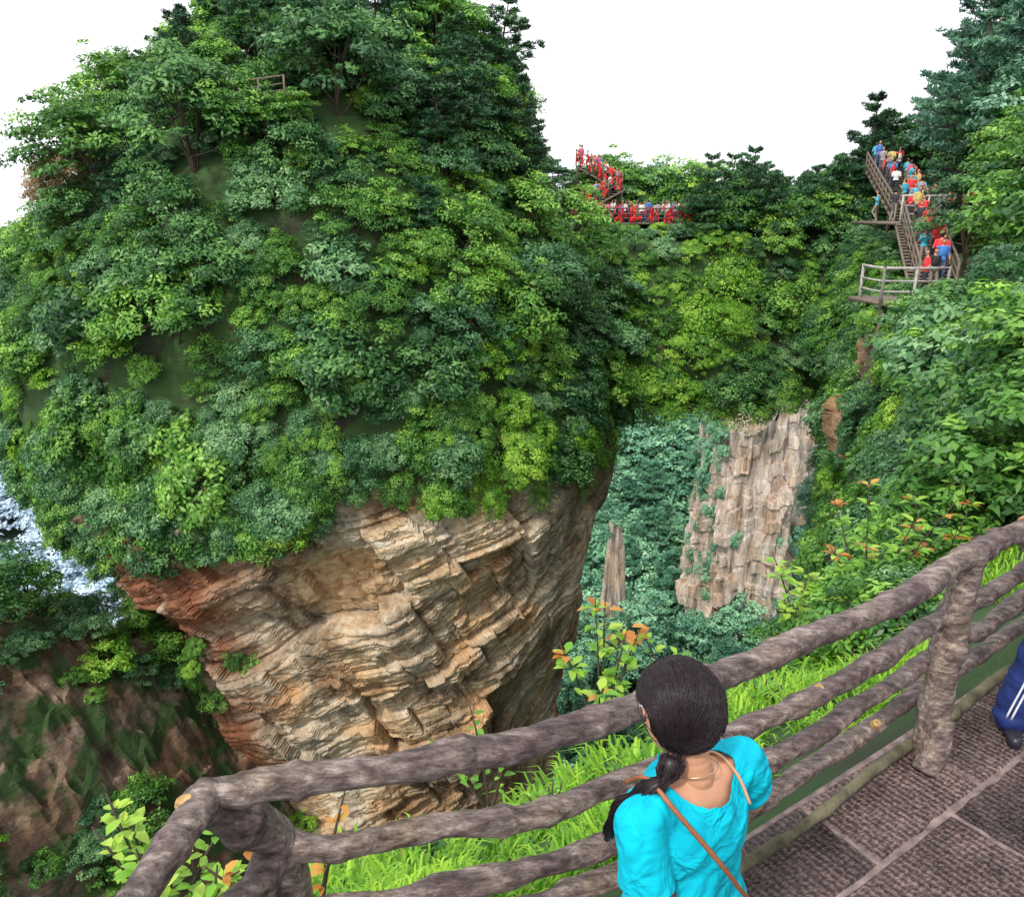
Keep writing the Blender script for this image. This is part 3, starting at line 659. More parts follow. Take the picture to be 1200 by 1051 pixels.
def tourist_mesh(a):
    P=[('e',(0,0,.95),(.16,.11,.13)),('e',(0,0,1.2),(.18,.11,.24)),('c',(-.13,0,1.38),.06,(.13,0,1.38),.06),('c',(0,0,1.4),.05,(0,0,1.52),.05),('e',(0,-.01,1.6),(.078,.095,.115)),
       ('c',(-.09,0,.92),.085,(-.1,-.02*a,.5),.06),('c',(-.1,-.02*a,.5),.058,(-.1,.03,.09),.04),('c',(-.1,.03,.05),.04,(-.1,-.13,.03),.032),
       ('c',(.09,0,.92),.085,(.11,-.1*a,.5),.06),('c',(.11,-.1*a,.5),.058,(.11,.05*a,.09),.04),('c',(.11,.05*a,.05),.04,(.11,-.12,.03),.032)]
    hz=1.0 if a==1 else (1.35 if a==2 else .85)
    for q in (-1,1):
        P+=[('c',(q*.19,0,1.38),.052,(q*.25,.04,1.12),.042),('c',(q*.25,.04,1.12),.04,(q*.2,-.2 if a else -.02,hz),.03),('e',(q*.19,-.23 if a else -.03,hz-.03),(.03,.045,.06))]
    me=blobmesh(P,.026,3,'tourist')
    for m in (M_pants,M_shirts,M_skin,M_hair): me.materials.append(m)
    idx=[]
    for p in me.polygons:
        c=p.center
        if c.z<.93 and abs(c.x)<.17: i=0
        elif c.z>1.50: i=3 if (c.z>1.65 or c.y>.0) else 2
        elif c.z>1.43 and abs(c.x)<.08: i=2
        elif abs(c.x)>.235 and c.z<1.17 or c.y<-.12: i=2
        else: i=1
        idx.append(i)
    me.polygons.foreach_set('material_index',idx); return me
TM=[tourist_mesh(i) for i in (0,1,2)]
crowd=empty('tourist_crowd')
def tourist(x,y,z,s=1.0):
    o=bpy.data.objects.new('tourist',pick(TM)); COL.objects.link(o); o.parent=crowd
    o.location=(x,y,z); o.rotation_euler=(0,0,rng.uniform(0,6.28)); s*=rng.uniform(.9,1.08); o.scale=(s,s,s)
for i in range(56): tourist(rng.uniform(4.8,14.5),rng.uniform(66.2,68.6),1.58)
for i in range(16):
    f=rng.random(); tourist(4.6+4.6*f,67.6+f,1.95+2.4*f)
for i in range(14):
    f=rng.random(); tourist(9-3.4*f,69.9+.7*f,4.35+1.9*f)
for i in range(9):
    f=rng.random(); tourist(16.6+2.9*f+rng.uniform(-.3,.3),31+8*f+rng.uniform(-.3,.3),-.35+2.3*f)
for i in range(24): tourist(rng.uniform(19.2,24.6),rng.uniform(40.2,44),1.98)
for i in range(24):
    f=rng.random(); tourist(22+2.8*f+rng.uniform(-.8,.8),44+11*f,2.05+3.2*f)
tourist(14.9,28.6,-.5); tourist(15.5,29.2,-.5)

# ------------------------------------------------------------------ deck
a_ax=np.array([.83,.557,0]); a_ax/=np.linalg.norm(a_ax); n_ax=np.array([a_ax[1],-a_ax[0],0]); O=np.array([.37,2.2,0])
m,nt,N,L=newmat('slate_paving'); M_slab=m
o_=N.new('ShaderNodeOutputMaterial'); b_=N.new('ShaderNodeBsdfPrincipled'); tc=N.new('ShaderNodeTexCoord')
mp=N.new('ShaderNodeMapping'); mp.inputs['Rotation'].default_value=(0,0,-math.atan2(a_ax[1],a_ax[0])); L.new(tc.outputs['Object'],mp.inputs['Vector'])
mp2=N.new('ShaderNodeMapping'); mp2.inputs['Scale'].default_value=(.5,1,1); L.new(mp.outputs['Vector'],mp2.inputs['Vector'])
n1=N.new('ShaderNodeTexNoise'); n1.inputs['Scale'].default_value=75; n1.inputs['Detail'].default_value=3; L.new(mp2.outputs['Vector'],n1.inputs['Vector'])
wv=N.new('ShaderNodeTexWave'); wv.wave_type='BANDS'; wv.bands_direction='X'; wv.inputs['Scale'].default_value=9; wv.inputs['Distortion'].default_value=3.5; wv.inputs['Detail'].default_value=3; wv.inputs['Detail Scale'].default_value=4; L.new(mp.outputs['Vector'],wv.inputs['Vector'])
n2=N.new('ShaderNodeTexNoise'); n2.inputs['Scale'].default_value=3.2; n2.inputs['Detail'].default_value=9; n2.inputs['Roughness'].default_value=.65; L.new(tc.outputs['Object'],n2.inputs['Vector'])
at=N.new('ShaderNodeAttribute'); at.attribute_name='rnd'
ad=N.new('ShaderNodeMath'); ad.operation='MULTIPLY_ADD'; ad.inputs[1].default_value=.22; L.new(at.outputs['Fac'],ad.inputs[0]); L.new(n2.outputs['Fac'],ad.inputs[2])
r1=ramp(N,[(.42,(.028,.017,.018)),(.60,(.075,.050,.047)),(.85,(.17,.12,.11))]); L.new(ad.outputs[0],r1.inputs['Fac'])
hs=N.new('ShaderNodeMath'); hs.operation='MULTIPLY_ADD'; hs.inputs[1].default_value=.22; L.new(wv.outputs['Fac'],hs.inputs[0]); L.new(n1.outputs['Fac'],hs.inputs[2])
r2=ramp(N,[(.45,(.30,.27,.29)),(.62,(1.0,.95,.95)),(.8,(2.2,2.1,2.05))]); L.new(hs.outputs[0],r2.inputs['Fac'])
mx=N.new('ShaderNodeMix'); mx.data_type='RGBA'; mx.blend_type='MULTIPLY'; mx.inputs[0].default_value=.9; L.new(r1.outputs['Color'],mx.inputs[6]); L.new(r2.outputs['Color'],mx.inputs[7])
L.new(mx.outputs[2],b_.inputs['Base Color'])
rr=ramp(N,[(.4,(.24,.24,.24)),(.60,(.6,.6,.6))]); L.new(n2.outputs['Fac'],rr.inputs['Fac']); L.new(rr.outputs['Color'],b_.inputs['Roughness']); b_.inputs['Specular IOR Level'].default_value=.45
bp=N.new('ShaderNodeBump'); bp.inputs['Strength'].default_value=1; bp.inputs['Distance'].default_value=.022; L.new(hs.outputs[0],bp.inputs['Height']); L.new(bp.outputs['Normal'],b_.inputs['Normal'])
L.new(b_.outputs['BSDF'],o_.inputs['Surface'])
M_mortar=simple('mortar_joint',(.21,.155,.145),.8,14,.5,.5)
mb=MB(); row=0; v=-.02
while v<3.6:
    h=.40 if row%2==0 else .46
    u=-2.4+(row%2)*.37+rng.uniform(-.1,.1)
    while u<5.6:
        w=rng.choice([.62,.8,1.0]); c=O+a_ax*(u+w/2)+n_ax*(v+h/2)
        z=rng.uniform(-.004,.004); q=.01
        hw,hh=w/2-.010,h/2-.011; out=[]
        for (x0,y0),(x1,y1) in (((-1,-1),(1,-1)),((1,-1),(1,1)),((1,1),(-1,1)),((-1,1),(-1,-1))):
            for t in np.linspace(0,1,9)[:-1]: out.append((x0+(x1-x0)*t,y0+(y1-y0)*t))
        out=np.array(out); n_=len(out); jit=rng.normal(size=n_)*.005
        low=out*[hw,hh]*(1+jit[:,None]/.3); top=low*[(hw-q)/hw,(hh-q)/hh]
        W3=lambda a,zz:[c+a_ax*p[0]+n_ax*p[1]+[0,0,zz] for p in a]
        V=W3(top,z)+W3(low,z-q)+W3(low,-.07)
        F=[tuple(range(n_-1,-1,-1))]+[(i,(i+1)%n_,n_+(i+1)%n_,n_+i) for i in range(n_)]+[(n_+i,n_+(i+1)%n_,2*n_+(i+1)%n_,2*n_+i) for i in range(n_)]
        if c[0]-w/2>-1.15: mb.add(V,F,0,rng.random())
        u+=w
    v+=h; row+=1
c0=[O+a_ax*-1.5+n_ax*-.03,O+a_ax*5.6+n_ax*-.03,O+a_ax*5.6+n_ax*3.7,O+a_ax*-1.5+n_ax*3.7]
mb.add([p+[0,0,-.009] for p in c0]+[p+[0,0,-.09] for p in c0],[(3,2,1,0),(0,1,5,4),(1,2,6,5),(2,3,7,6),(3,0,4,7)],1)
mkobj('stone_deck',mb.mesh('stone_deck',[M_slab,M_mortar],False))

# ------------------------------------------------------------------ log railing
m,nt,N,L=newmat('log_concrete'); M_log=m
o_=N.new('ShaderNodeOutputMaterial'); b_=N.new('ShaderNodeBsdfPrincipled'); tc=N.new('ShaderNodeTexCoord')
mp=N.new('ShaderNodeMapping'); mp.inputs['Rotation'].default_value=(0,0,-.5); mp.inputs['Scale'].default_value=(1,3.0,3.0); L.new(tc.outputs['Object'],mp.inputs['Vector'])
n1=N.new('ShaderNodeTexNoise'); n1.inputs['Scale'].default_value=11; n1.inputs['Detail'].default_value=12; n1.inputs['Roughness'].default_value=.78; L.new(mp.outputs['Vector'],n1.inputs['Vector'])
r1=ramp(N,[(.34,(.030,.020,.020)),(.44,(.13,.095,.088)),(.54,(.30,.24,.22)),(.64,(.62,.54,.49))]); L.new(n1.outputs['Fac'],r1.inputs['Fac'])
n2=N.new('ShaderNodeTexNoise'); n2.inputs['Scale'].default_value=4; n2.inputs['Detail'].default_value=6; L.new(tc.outputs['Object'],n2.inputs['Vector'])
r2=ramp(N,[(.38,(.55,.47,.50)),(.55,(1.0,.95,.93)),(.7,(1.05,.98,.8))]); L.new(n2.outputs['Fac'],r2.inputs['Fac'])
mx=N.new('ShaderNodeMix'); mx.data_type='RGBA'; mx.blend_type='MULTIPLY'; mx.inputs[0].default_value=1; L.new(r1.outputs['Color'],mx.inputs[6]); L.new(r2.outputs['Color'],mx.inputs[7])
L.new(mx.outputs[2],b_.inputs['Base Color']); b_.inputs['Roughness'].default_value=.42
bp=N.new('ShaderNodeBump'); bp.inputs['Strength'].default_value=1.; bp.inputs['Distance'].default_value=.025; L.new(n1.outputs['Fac'],bp.inputs['Height']); L.new(bp.outputs['Normal'],b_.inputs['Normal'])
L.new(b_.outputs['BSDF'],o_.inputs['Surface'])
M_cut=simple('cut_log_end',(.42,.26,.10),.75,60,.5,.3)
M_moss=simple('mossy_log',(.10,.09,.055),.9,9,.7,.6)
railing=empty('log_railing')
plan=[(-1.0,.3),(-.93,1.1),(-.83,1.66),(-.25,1.84),(.37,2.06),(1.25,2.58),(2.04,3.17),(2.55,3.53),(3.6,4.3),(4.6,5.1)]
def logtube(name,P,r0,r1,seed,nz=.24,mat=M_log,seg=24,dens=80):
    P=np.asarray(P,float); L_=np.linalg.norm(np.diff(P,axis=0),axis=1).sum(); n=max(6,int(L_*dens))
    Q=resample(P,n); t=np.arange(n)/dens
    w=np.c_[fbm(np.c_[t*2.2,t*0,t*0+seed],3,seed),fbm(np.c_[t*2.2,t*0+9,t*0+seed],3,seed+5),fbm(np.c_[t*2.2,t*0+19,t*0+seed],3,seed+9)]
    Q=Q+w*.028
    rr=np.linspace(r0,r1,n)*(1+.18*fbm(np.c_[t*4,t*0+3,t*0+seed],3,seed+2))
    for q in range(int(L_*2.2)):
        c=rng.integers(0,n); rr=rr*(1+.2*np.exp(-((np.arange(n)-c)/(dens*.03))**2))
    mb=MB(); mb.add(*tube(Q,rr,seg,True,nz,seed,11.0)); return mkobj(name,mb.mesh(name,[mat]),railing)
def rail_pts(z,out=0,dz=None,st=0):
    R=[]
    for i,(x,y) in enumerate(plan[st:]):
        d=np.array(plan[min(i+st+1,len(plan)-1)])-np.array(plan[max(i+st-1,0)]); d=d/np.linalg.norm(d)
        R.append((x-d[1]*out,y+d[0]*out,z+(dz[i] if dz else rng.uniform(-.015,.015))))
    return R
logtube('top_rail_a',[(-.815,1.69,1.02)]+rail_pts(1.02,0,[0,0,0,0,.0,0,0],3),.043,.055,1)
logtube('top_rail_b',[(-.80,1.70,1.025),(-.86,1.40,1.0),(-.93,1.0,.98),(-1.0,.3,.98)],.043,.05,2)
logtube('rail_2a',[(-.68,1.80,.75)]+rail_pts(.73,.05,None,3),.036,.047,3)
logtube('rail_2b',[(-.66,1.81,.74),(-.84,1.42,.72),(-.98,.9,.72),(-1.05,.3,.72)],.045,.045,4)
logtube('rail_3',[(-1.05,.3,.45),(-.95,1.3,.45)]+[(-.70,1.80,.46)]+rail_pts(.46,.09,None,3),.034,.043,5)
logtube('rail_4',[(-1.05,.3,.22),(-.95,1.3,.22)]+[(-.72,1.84,.23)]+rail_pts(.23,.13,None,3),.034,.041,6)
logtube('rail_5',[(-.75,1.86,.03)]+rail_pts(.03,.08,None,3),.022,.026,7,.2,M_moss)
logtube('corner_post_a',[(-.83,1.66,1.03),(-.74,1.75,.88),(-.67,1.81,.74),(-.66,1.83,.4),(-.68,1.84,-.1)],.05,.075,8)
logtube('corner_post_b',[(-.67,1.81,.76),(-.80,1.62,.4),(-.88,1.55,-.1)],.05,.06,9)
logtube('post_right',[(2.05,3.17,1.05),(2.03,3.18,.7),(2.01,3.16,.35),(2.0,3.14,.08),(1.99,3.13,-.03)],.060,.080,10,.3)
logtube('post_right_foot',[(2.0,3.14,.22),(1.97,3.10,.09),(1.93,3.06,-.02)],.055,.07,14,.3)
logtube('post_far',[(3.62,4.32,1.05),(3.6,4.3,.5),(3.6,4.3,-.05)],.07,.08,11,.25)
def knot(p,nrm,r):
    nrm=unit(np.array(nrm,float)); p=np.array(p,float); mb=MB(); mb.add(*tube([p-nrm*.035,p-nrm*.004,p],[r*1.1,r,r*.85],14,True,.3,3,40)); mkobj('cut_knot',mb.mesh('cut_knot',[M_cut],False),railing)
knot((-.838,1.632,1.058),(-.1,-.45,.9),.024)
knot((.10,1.93,1.058),(0,-.35,.95),.018); knot((1.17,2.56,.766),(0,-.6,.8),.020); knot((.86,2.45,.493),(0,-.6,.8),.018); knot((.95,2.54,.263),(0,-.7,.7),.022); knot((1.5,2.72,.493),(0,-.6,.8),.016)

# ------------------------------------------------------------------ grass & saplings
def grass(name,n,smin,smax,kmin,kmax,hmin,hmax,w,thr=-.25):
    s=rng.uniform(smin,smax,n);k=rng.uniform(kmin,kmax,n); P=land(s,k)
    dens=fbm(P*np.array([1.8,1.8,0]),2,77); keep=dens>thr; P=P[keep]; dens=dens[keep]; n=len(P)
    H=rng.uniform(hmin,hmax,n)*(1+.6*dens); a=rng.uniform(0,6.283,n); lean=rng.uniform(.2,1.1,n)
    d=np.c_[np.cos(a),np.sin(a),np.zeros(n)]; sd=np.c_[-d[:,1],d[:,0],np.zeros(n)]
    ww=w*rng.uniform(.6,1.4,n)[:,None]
    p1=P+d*(H*lean*.3)[:,None]+np.c_[np.zeros((n,2)),H*.55]; p2=P+d*(H*lean*.75)[:,None]+np.c_[np.zeros((n,2)),H*.9]; p3=P+d*(H*lean*1.15)[:,None]+np.c_[np.zeros((n,2)),H*(.95-.3*lean)]
    V=np.stack([P-sd*ww*.5,P+sd*ww*.5,p1-sd*ww,p1+sd*ww,p2-sd*ww*.8,p2+sd*ww*.8,p3],1).reshape(-1,3)
    b=np.arange(n)[:,None]*7
    rr=np.clip(.45+.45*dens+.24*rng.normal(size=n),0,1)
    q=np.concatenate([b+np.array([0,1,3,2]),b+np.array([2,3,5,4])]); t=b+np.array([4,5,6])
    F=[tuple(f) for f in q.tolist()]+[tuple(f) for f in t.tolist()]
    return mkobj(name,mkmesh(name,V,F,[M_grass],None,True,np.concatenate([rr,rr,rr])))
grass('grass',50000,2.8,7.0,7.0,9.2,.07,.2,.006)
grass('grass',8000,3.2,6.8,8.0,9.1,.15,.34,.009,0)
def sapling(name,base,h,nst,nl,ls,mat=M_sap,tip=True,spread=.5):
    mb=MB(); base=np.array(base,float)
    for i in range(nst):
        a=rng.uniform(0,6.28); r=spread*h*rng.uniform(.2,1)
        top=base+np.array([math.cos(a)*r,math.sin(a)*r,h*rng.uniform(.6,1)])
        pts=resample([base,(base+top)/2+[0,0,.1*h],top],8); mb.add(*tube(pts,np.linspace(.012,.004,8),5),1)
        for j in range(nl):
            f=rng.uniform(.25,1)**.8; c=pts[int(f*7)]; aa=rng.uniform(0,6.28); d=unit(np.array([math.cos(aa),math.sin(aa),rng.uniform(-.1,.6)]))
            L_=ls*rng.uniform(.6,1.2); W=L_*.36; up=np.array([0,0,1.]); sd=unit(np.cross(d,up)); nrm=np.cross(sd,d)
            c=c+d*L_*.25
            V=[c,c+d*L_*.35+sd*W*.8+nrm*W*.25,c+d*L_*.75+sd*W*.62+nrm*W*.1-[0,0,L_*.05],c+d*L_*1.1-[0,0,L_*.2],c+d*L_*.75-sd*W*.62+nrm*W*.1-[0,0,L_*.05],c+d*L_*.35-sd*W*.8+nrm*W*.25,c+d*L_*.5,c+d*L_*.78-[0,0,L_*.07]]
            F=[(0,1,6),(1,2,7,6),(2,3,7),(3,4,7),(4,5,6,7),(5,0,6)]
            mb.add(V,F,2 if (tip and f>.85 and rng.random()<.6) else 0,float(np.clip(.5+.25*rng.normal(),0,1)))
    return mkobj(name,mb.mesh(name,[mat,M_bark,M_saptip]))
sapling('sapling',(3.5,6.9,-1.7),1.8,10,40,.115); sapling('sapling',(4.5,7.4,-1.6),1.5,8,30,.11); sapling('sapling',(2.9,6.8,-1.9),1.3,8,30,.11,tip=False)
sapling('sapling',(.72,5.3,-1.8),1.5,7,22,.11); sapling('sapling',(-.15,4.5,-1.6),.9,4,10,.08)
sapling('sapling',(-1.5,2.6,-.6),.75,10,26,.075,tip=False); sapling('sapling',(-1.2,2.3,-.5),.55,6,18,.06,tip=False); sapling('sapling',(-.85,2.5,-.6),.8,4,9,.06,M_saptip)
sapling('sapling',(-1.75,2.2,-.9),.7,8,22,.07,tip=False); sapling('sapling',(1.4,5.4,-1.6),.9,5,16,.1,tip=False)
for i in range(50):
    s=rng.uniform(3,6.8); p=land([s],[rng.uniform(7.8,9.2)])[0]; sapling('shrub_plant',p,rng.uniform(.2,.45),5,12,rng.uniform(.045,.08),tip=False,mat=pick([M_sap,M_leafC,M_leafA]))

# ------------------------------------------------------------------ the woman
f_=np.array([-.58,.815,0]); f_/=np.linalg.norm(f_); r_v=np.array([f_[1],-f_[0],0]); up=np.array([0,0,1.])
AX=np.array([r_v,f_,up]); C0=np.array([.425,1.51,0])
def W(x,y,z): return C0+r_v*x+f_*y+up*z
woman=empty('woman')
def hand(parts,wr,dirv,palm_n,curl,side):
    dirv=unit(np.array(dirv,float)); pn=unit(np.array(palm_n,float)); sd=unit(np.cross(dirv,pn))*side
    pc=wr+dirv*.045
    parts.append(('e',pc,(.036,.05,.015),np.array([sd,dirv,pn])))
    parts.append(('c',wr-dirv*.01,.022,pc,.02))
    for q,(o,l) in enumerate([(-.027,.062),(-.009,.072),(.009,.068),(.026,.054)]):
        p=pc+dirv*.04+sd*o
        for seg_ in range(3):
            ang=curl*(seg_+.4); d=dirv*math.cos(ang)+pn*math.sin(ang); e=p+d*l*[.45,.32,.25][seg_]
            parts.append(('c',p,.0095-.001*seg_,e,.0088-.001*seg_)); p=e
    p=pc-dirv*.02-sd*.03; t1=p+unit(dirv*.7-sd*.7+pn*.2)*.035; t2=t1+unit(dirv*.9-sd*.25+pn*.5)*.028
    parts.append(('c',p,.013,t1,.011)); parts.append(('c',t1,.0105,t2,.009))
RS,RE,RH=W(.165,-.005,1.195),np.array([.635,1.70,1.01]),np.array([.56,1.93,1.065])
LS,LE,LH=W(-.165,-.005,1.195),W(-.20,-.07,.95),W(-.16,.02,.74)
parts=[('e',W(0,0,.84),(.155,.11,.12),AX),('e',W(0,.0,.99),(.125,.09,.14),AX),('e',W(0,.01,1.12),(.145,.10,.14),AX),('c',W(-.12,0,1.2),.05,W(.12,0,1.2),.05),
 ('e',W(-.065,.085,1.10),(.055,.05,.055),AX),('e',W(.065,.085,1.10),(.055,.05,.055),AX),
 ('c',W(0,-.005,1.18),.052,W(0,.025,1.30),.047),
 ('c',RS,.047,RE,.036),('c',RE,.036,RH,.024),('c',LS,.047,LE,.037),('c',LE,.036,LH,.024)]
for q,ky in ((-1,.03),(1,-.01)):
    parts+=[('c',W(q*.075,0,.80),.085,W(q*.085,ky+.02,.43),.054),('c',W(q*.085,ky+.02,.43),.052,W(q*.085,ky-.02,.09),.034),('e',W(q*.085,ky+.05,.035),(.038,.11,.035),AX)]
hand(parts,RH,np.array([-.15,.6,.1]),(0,.1,-1),.75,1); hand(parts,LH,np.array([0,0,-1.])+f_*.2,r_v,.3,-1)
me=blobmesh(parts,.0075,4,'body'); me.materials.append(M_skin); me.materials.append(simple('denim_trousers',(.03,.04,.09),.8,30,.3,.3)); me.materials.append(simple('white_shoe',(.6,.6,.6),.6,10,.1,.1))
idx=[]
for p in me.polygons:
    c=np.array(p.center); lx=(c-C0)@r_v
    idx.append(2 if c[2]<.075 else (1 if c[2]<.86 and abs(lx)<.19 and (c-LH)@(c-LH)>.014 and np.linalg.norm(c-LH-[0,0,-.1])>.1 else 0))
me.polygons.foreach_set('material_index',idx); mkobj('body',me,woman)
HC=W(-.005,.055,1.385); tilt=Matrix.Rotation(math.radians(-10),3,Vector(r_v)); 
HA=np.array([np.array(tilt@Vector(a)) for a in AX])
def H(x,y,z): return HC+HA[0]*x+HA[1]*y+HA[2]*z
hp=[('e',H(0,0,.02),(.073,.092,.088),HA),('e',H(0,.025,-.04),(.056,.065,.07),HA),('e',H(0,.05,-.085),(.028,.028,.022),HA),('c',H(0,.093,.0),.009,H(0,.108,-.032),.013),('e',H(-.013,.098,-.036),(.009,.009,.008),HA),('e',H(.013,.098,-.036),(.009,.009,.008),HA),
 ('e',H(0,.088,-.058),(.022,.012,.006),HA),('e',H(0,.086,-.068),(.019,.012,.007),HA),('e',H(-.03,.075,.018),(.028,.014,.007),HA),('e',H(.03,.075,.018),(.028,.014,.007),HA),
 ('e',H(-.077,-.005,-.01),(.008,.02,.032),HA),('e',H(.077,-.005,-.01),(.008,.02,.032),HA),('c',H(0,-.02,-.06),.045,W(0,.0,1.24),.047)]
me=blobmesh(hp,.004,3,'head'); me.materials.append(M_skin); mkobj('head',me,woman)
M_eye=simple('eye_white',(.8,.8,.8),.2,5,.02,0); M_iris=simple('iris_dark',(.02,.01,.008),.2,5,.1,0); M_lip=simple('lips',(.45,.12,.11),.4,20,.1,.1)
mb=MB()
def ellv(c,r,ax,n=12):
    A,B=np.meshgrid(np.linspace(0,2*math.pi,n,endpoint=False),np.linspace(.02,math.pi-.02,n),indexing='ij')
    d=np.c_[(np.sin(B)*np.cos(A)).ravel(),(np.sin(B)*np.sin(A)).ravel(),np.cos(B).ravel()]
    return (d*np.asarray(r))@ax+c, grid_faces(n,n,True)
for q in (-1,1):
    mb.add(*ellv(H(q*.03,.083,.0),(.014,.009,.007),HA),0); mb.add(*ellv(H(q*.03,.0905,.0),(.006,.003,.006),HA),1)
mb.add(*ellv(H(0,.094,-.058),(.021,.008,.005),HA),2); mb.add(*ellv(H(0,.092,-.067),(.018,.009,.006),HA),2)
mkobj('face_features',mb.mesh('face',[M_eye,M_iris,M_lip]),woman)
A,B=np.meshgrid(np.linspace(0,2*math.pi,120,endpoint=False),np.linspace(.0,math.pi*.86,60),indexing='ij'); A=A.ravel();B=B.ravel()
d=np.c_[np.sin(B)*np.cos(A),np.sin(B)*np.sin(A),np.cos(B)]
low=np.where(d[:,1]>.15,.42,.86)*math.pi; t_=np.minimum(B,low); d=np.c_[np.sin(t_)*np.cos(A),np.sin(t_)*np.sin(A),np.cos(t_)]
rad=np.array([.091,.109,.107]); capP=d*rad+np.array([0,-.008,.02])
capP=capP*(1+(fbm(d*6,3)*.02)[:,None])
mkobj('hair',mkmesh('hair',capP@HA+HC,grid_faces(120,60,True),[M_hair]),woman)
tie=np.array([-.072,-.045,-.08])
cu=bpy.data.curves.new('hair_strands','CURVE'); cu.dimensions='3D'; cu.bevel_depth=.0010; cu.bevel_resolution=0
for i in range(2200):
    x0=rng.uniform(-1,1); ang=rng.uniform(-.1,1.3)
    st=unit(np.array([x0*.85,math.cos(ang)*.9*(1-.3*abs(x0)),math.sin(ang)+.25]))
    en=unit(tie/rad+rng.normal(size=3)*.16)
    w0=rng.uniform(1.0,1.045); pts=[]
    side=np.array([np.sign(x0)*.6*abs(x0)**.6,-.25,.30])
    for t in np.linspace(0,1,12):
        v=unit(st*(1-t)+en*t+side*math.sin(t*math.pi)*1.1); pts.append(v*rad*w0+np.array([0,-.008,.02])+rng.normal(size=3)*.0009)
    sp=cu.splines.new('POLY'); sp.points.add(11)
    for k,p in enumerate(pts):
        wv_=p@HA+HC; sp.points[k].co=(*wv_,1)
bp_=resample([tie*.9@HA+HC,W(-.115,.0,1.275),W(-.15,.045,1.225),W(-.165,.09,1.15),W(-.155,.12,1.05)],24)
for i in range(420):
    o=rng.normal(size=3); ph=rng.uniform(0,6.28); k0=int(rng.integers(0,5)); k1=int(rng.integers(17,24))
    sp=cu.splines.new('POLY'); sp.points.add(k1-k0-1)
    for k in range(k0,k1):
        f=k/23; wd=.023*(1-.6*f)*(1+.35*math.sin(f*22)); sp.points[k-k0].co=(*(bp_[k]+unit(o)*wd*min(1,.3+abs(o[0])) + .003*np.array([math.sin(f*9+ph),math.cos(f*8+ph),0])),1)
cu.materials.append(M_hair); mkobj('hair_strands',cu,woman)
mb=MB(); f=np.linspace(0,1,24)
mb.add(*tube(bp_,.021*(1-.65*f)*(1+.3*np.sin(f*22)),12,True,.15,2,60))
mkobj('ponytail',mb.mesh('ponytail',[M_hair]),woman)
m,nt,N,L=newmat('turquoise_shirt'); M_shirt=m
o_=N.new('ShaderNodeOutputMaterial'); b_=N.new('ShaderNodeBsdfPrincipled'); tc=N.new('ShaderNodeTexCoord'); n1=N.new('ShaderNodeTexNoise'); n1.inputs['Scale'].default_value=11; n1.inputs['Distortion'].default_value=1.6
L.new(tc.outputs['Object'],n1.inputs['Vector']); b_.inputs['Roughness'].default_value=.85; b_.inputs['Specular IOR Level'].default_value=.2
r1=ramp(N,[(.3,(.0,.36,.50)),(.7,(.0,.48,.62))]); L.new(n1.outputs['Fac'],r1.inputs['Fac']); L.new(r1.outputs['Color'],b_.inputs['Base Color'])
wv=N.new('ShaderNodeTexNoise'); wv.inputs['Scale'].default_value=420; L.new(tc.outputs['Object'],wv.inputs['Vector'])
bp0=N.new('ShaderNodeBump'); bp0.inputs['Strength'].default_value=.3; bp0.inputs['Distance'].default_value=.002; L.new(wv.outputs['Fac'],bp0.inputs['Height'])
bp=N.new('ShaderNodeBump'); bp.inputs['Strength'].default_value=.8; bp.inputs['Distance'].default_value=.03; L.new(n1.outputs['Fac'],bp.inputs['Height']); L.new(bp0.outputs['Normal'],bp.inputs['Normal']); L.new(bp.outputs['Normal'],b_.inputs['Normal'])
L.new(b_.outputs['BSDF'],o_.inputs['Surface'])
RSl=RS+(RE-RS)*.55; LSl=LS+(LE-LS)*.55
sp_=[('e',W(0,0,.82),(.185,.135,.16),AX),('e',W(0,.0,.99),(.148,.112,.17),AX),('e',W(0,.01,1.12),(.160,.118,.15),AX),('c',W(-.125,0,1.2),.058,W(.125,0,1.2),.058),
 ('e',W(-.065,.085,1.10),(.062,.06,.062),AX),('e',W(.065,.085,1.10),(.062,.06,.062),AX),('c',W(0,-.005,1.18),.075,W(0,.02,1.29),.07),
 ('c',RS,.058,RSl,.055),('c',RSl,.055,RSl+(RSl-RS)*.5,.055),('c',LS,.058,LSl,.055),('c',LSl,.055,LSl+(LSl-LS)*.5,.055)]
me=blobmesh(sp_,.006,8,'shirt'); V=mverts(me)
nrm=np.array([v.normal[:] for v in me.vertices]); loc=(V-C0)@AX.T
def ridge(q): return (1-np.abs(q))**3
fold=fbm(np.c_[loc[:,0]*7+loc[:,2]*4,loc[:,1]*7,loc[:,2]*4],2,5)*.010+ridge(fbm(np.c_[loc[:,0]*11-loc[:,2]*8,loc[:,1]*5,loc[:,2]*6],2,15))*.013
V=V+nrm*(fold-.005)[:,None]; setverts(me,V)
bm=bmesh.new(); bm.from_mesh(me); kill=[]
for fc in bm.faces:
    c=np.array(fc.calc_center_median()); l=AX@(c-C0)
    k=l[2]<.74 or l[2]>1.27
    nd=(l-np.array([.01,-.02,1.285]))/np.array([.105,.115,.078])
    if nd@nd<1 : k=True
    for S,E,Q in ((RS,RE,RSl),(LS,LE,LSl)):
        u_=unit(E-S)
        if (c-Q)@u_>0.0 and np.linalg.norm((c-Q)-u_*((c-Q)@u_))<.085 and abs(l[0])>.12: k=True
    if k: kill.append(fc)
bmesh.ops.delete(bm,geom=kill,context='FACES'); 
for _ in range(4):
    bv=[v for v in bm.verts if v.is_boundary]; bmesh.ops.smooth_vert(bm,verts=bv,factor=.5,use_axis_x=True,use_axis_y=True,use_axis_z=True)
bm.to_mesh(me); bm.free(); me.materials.clear(); me.materials.append(M_shirt)
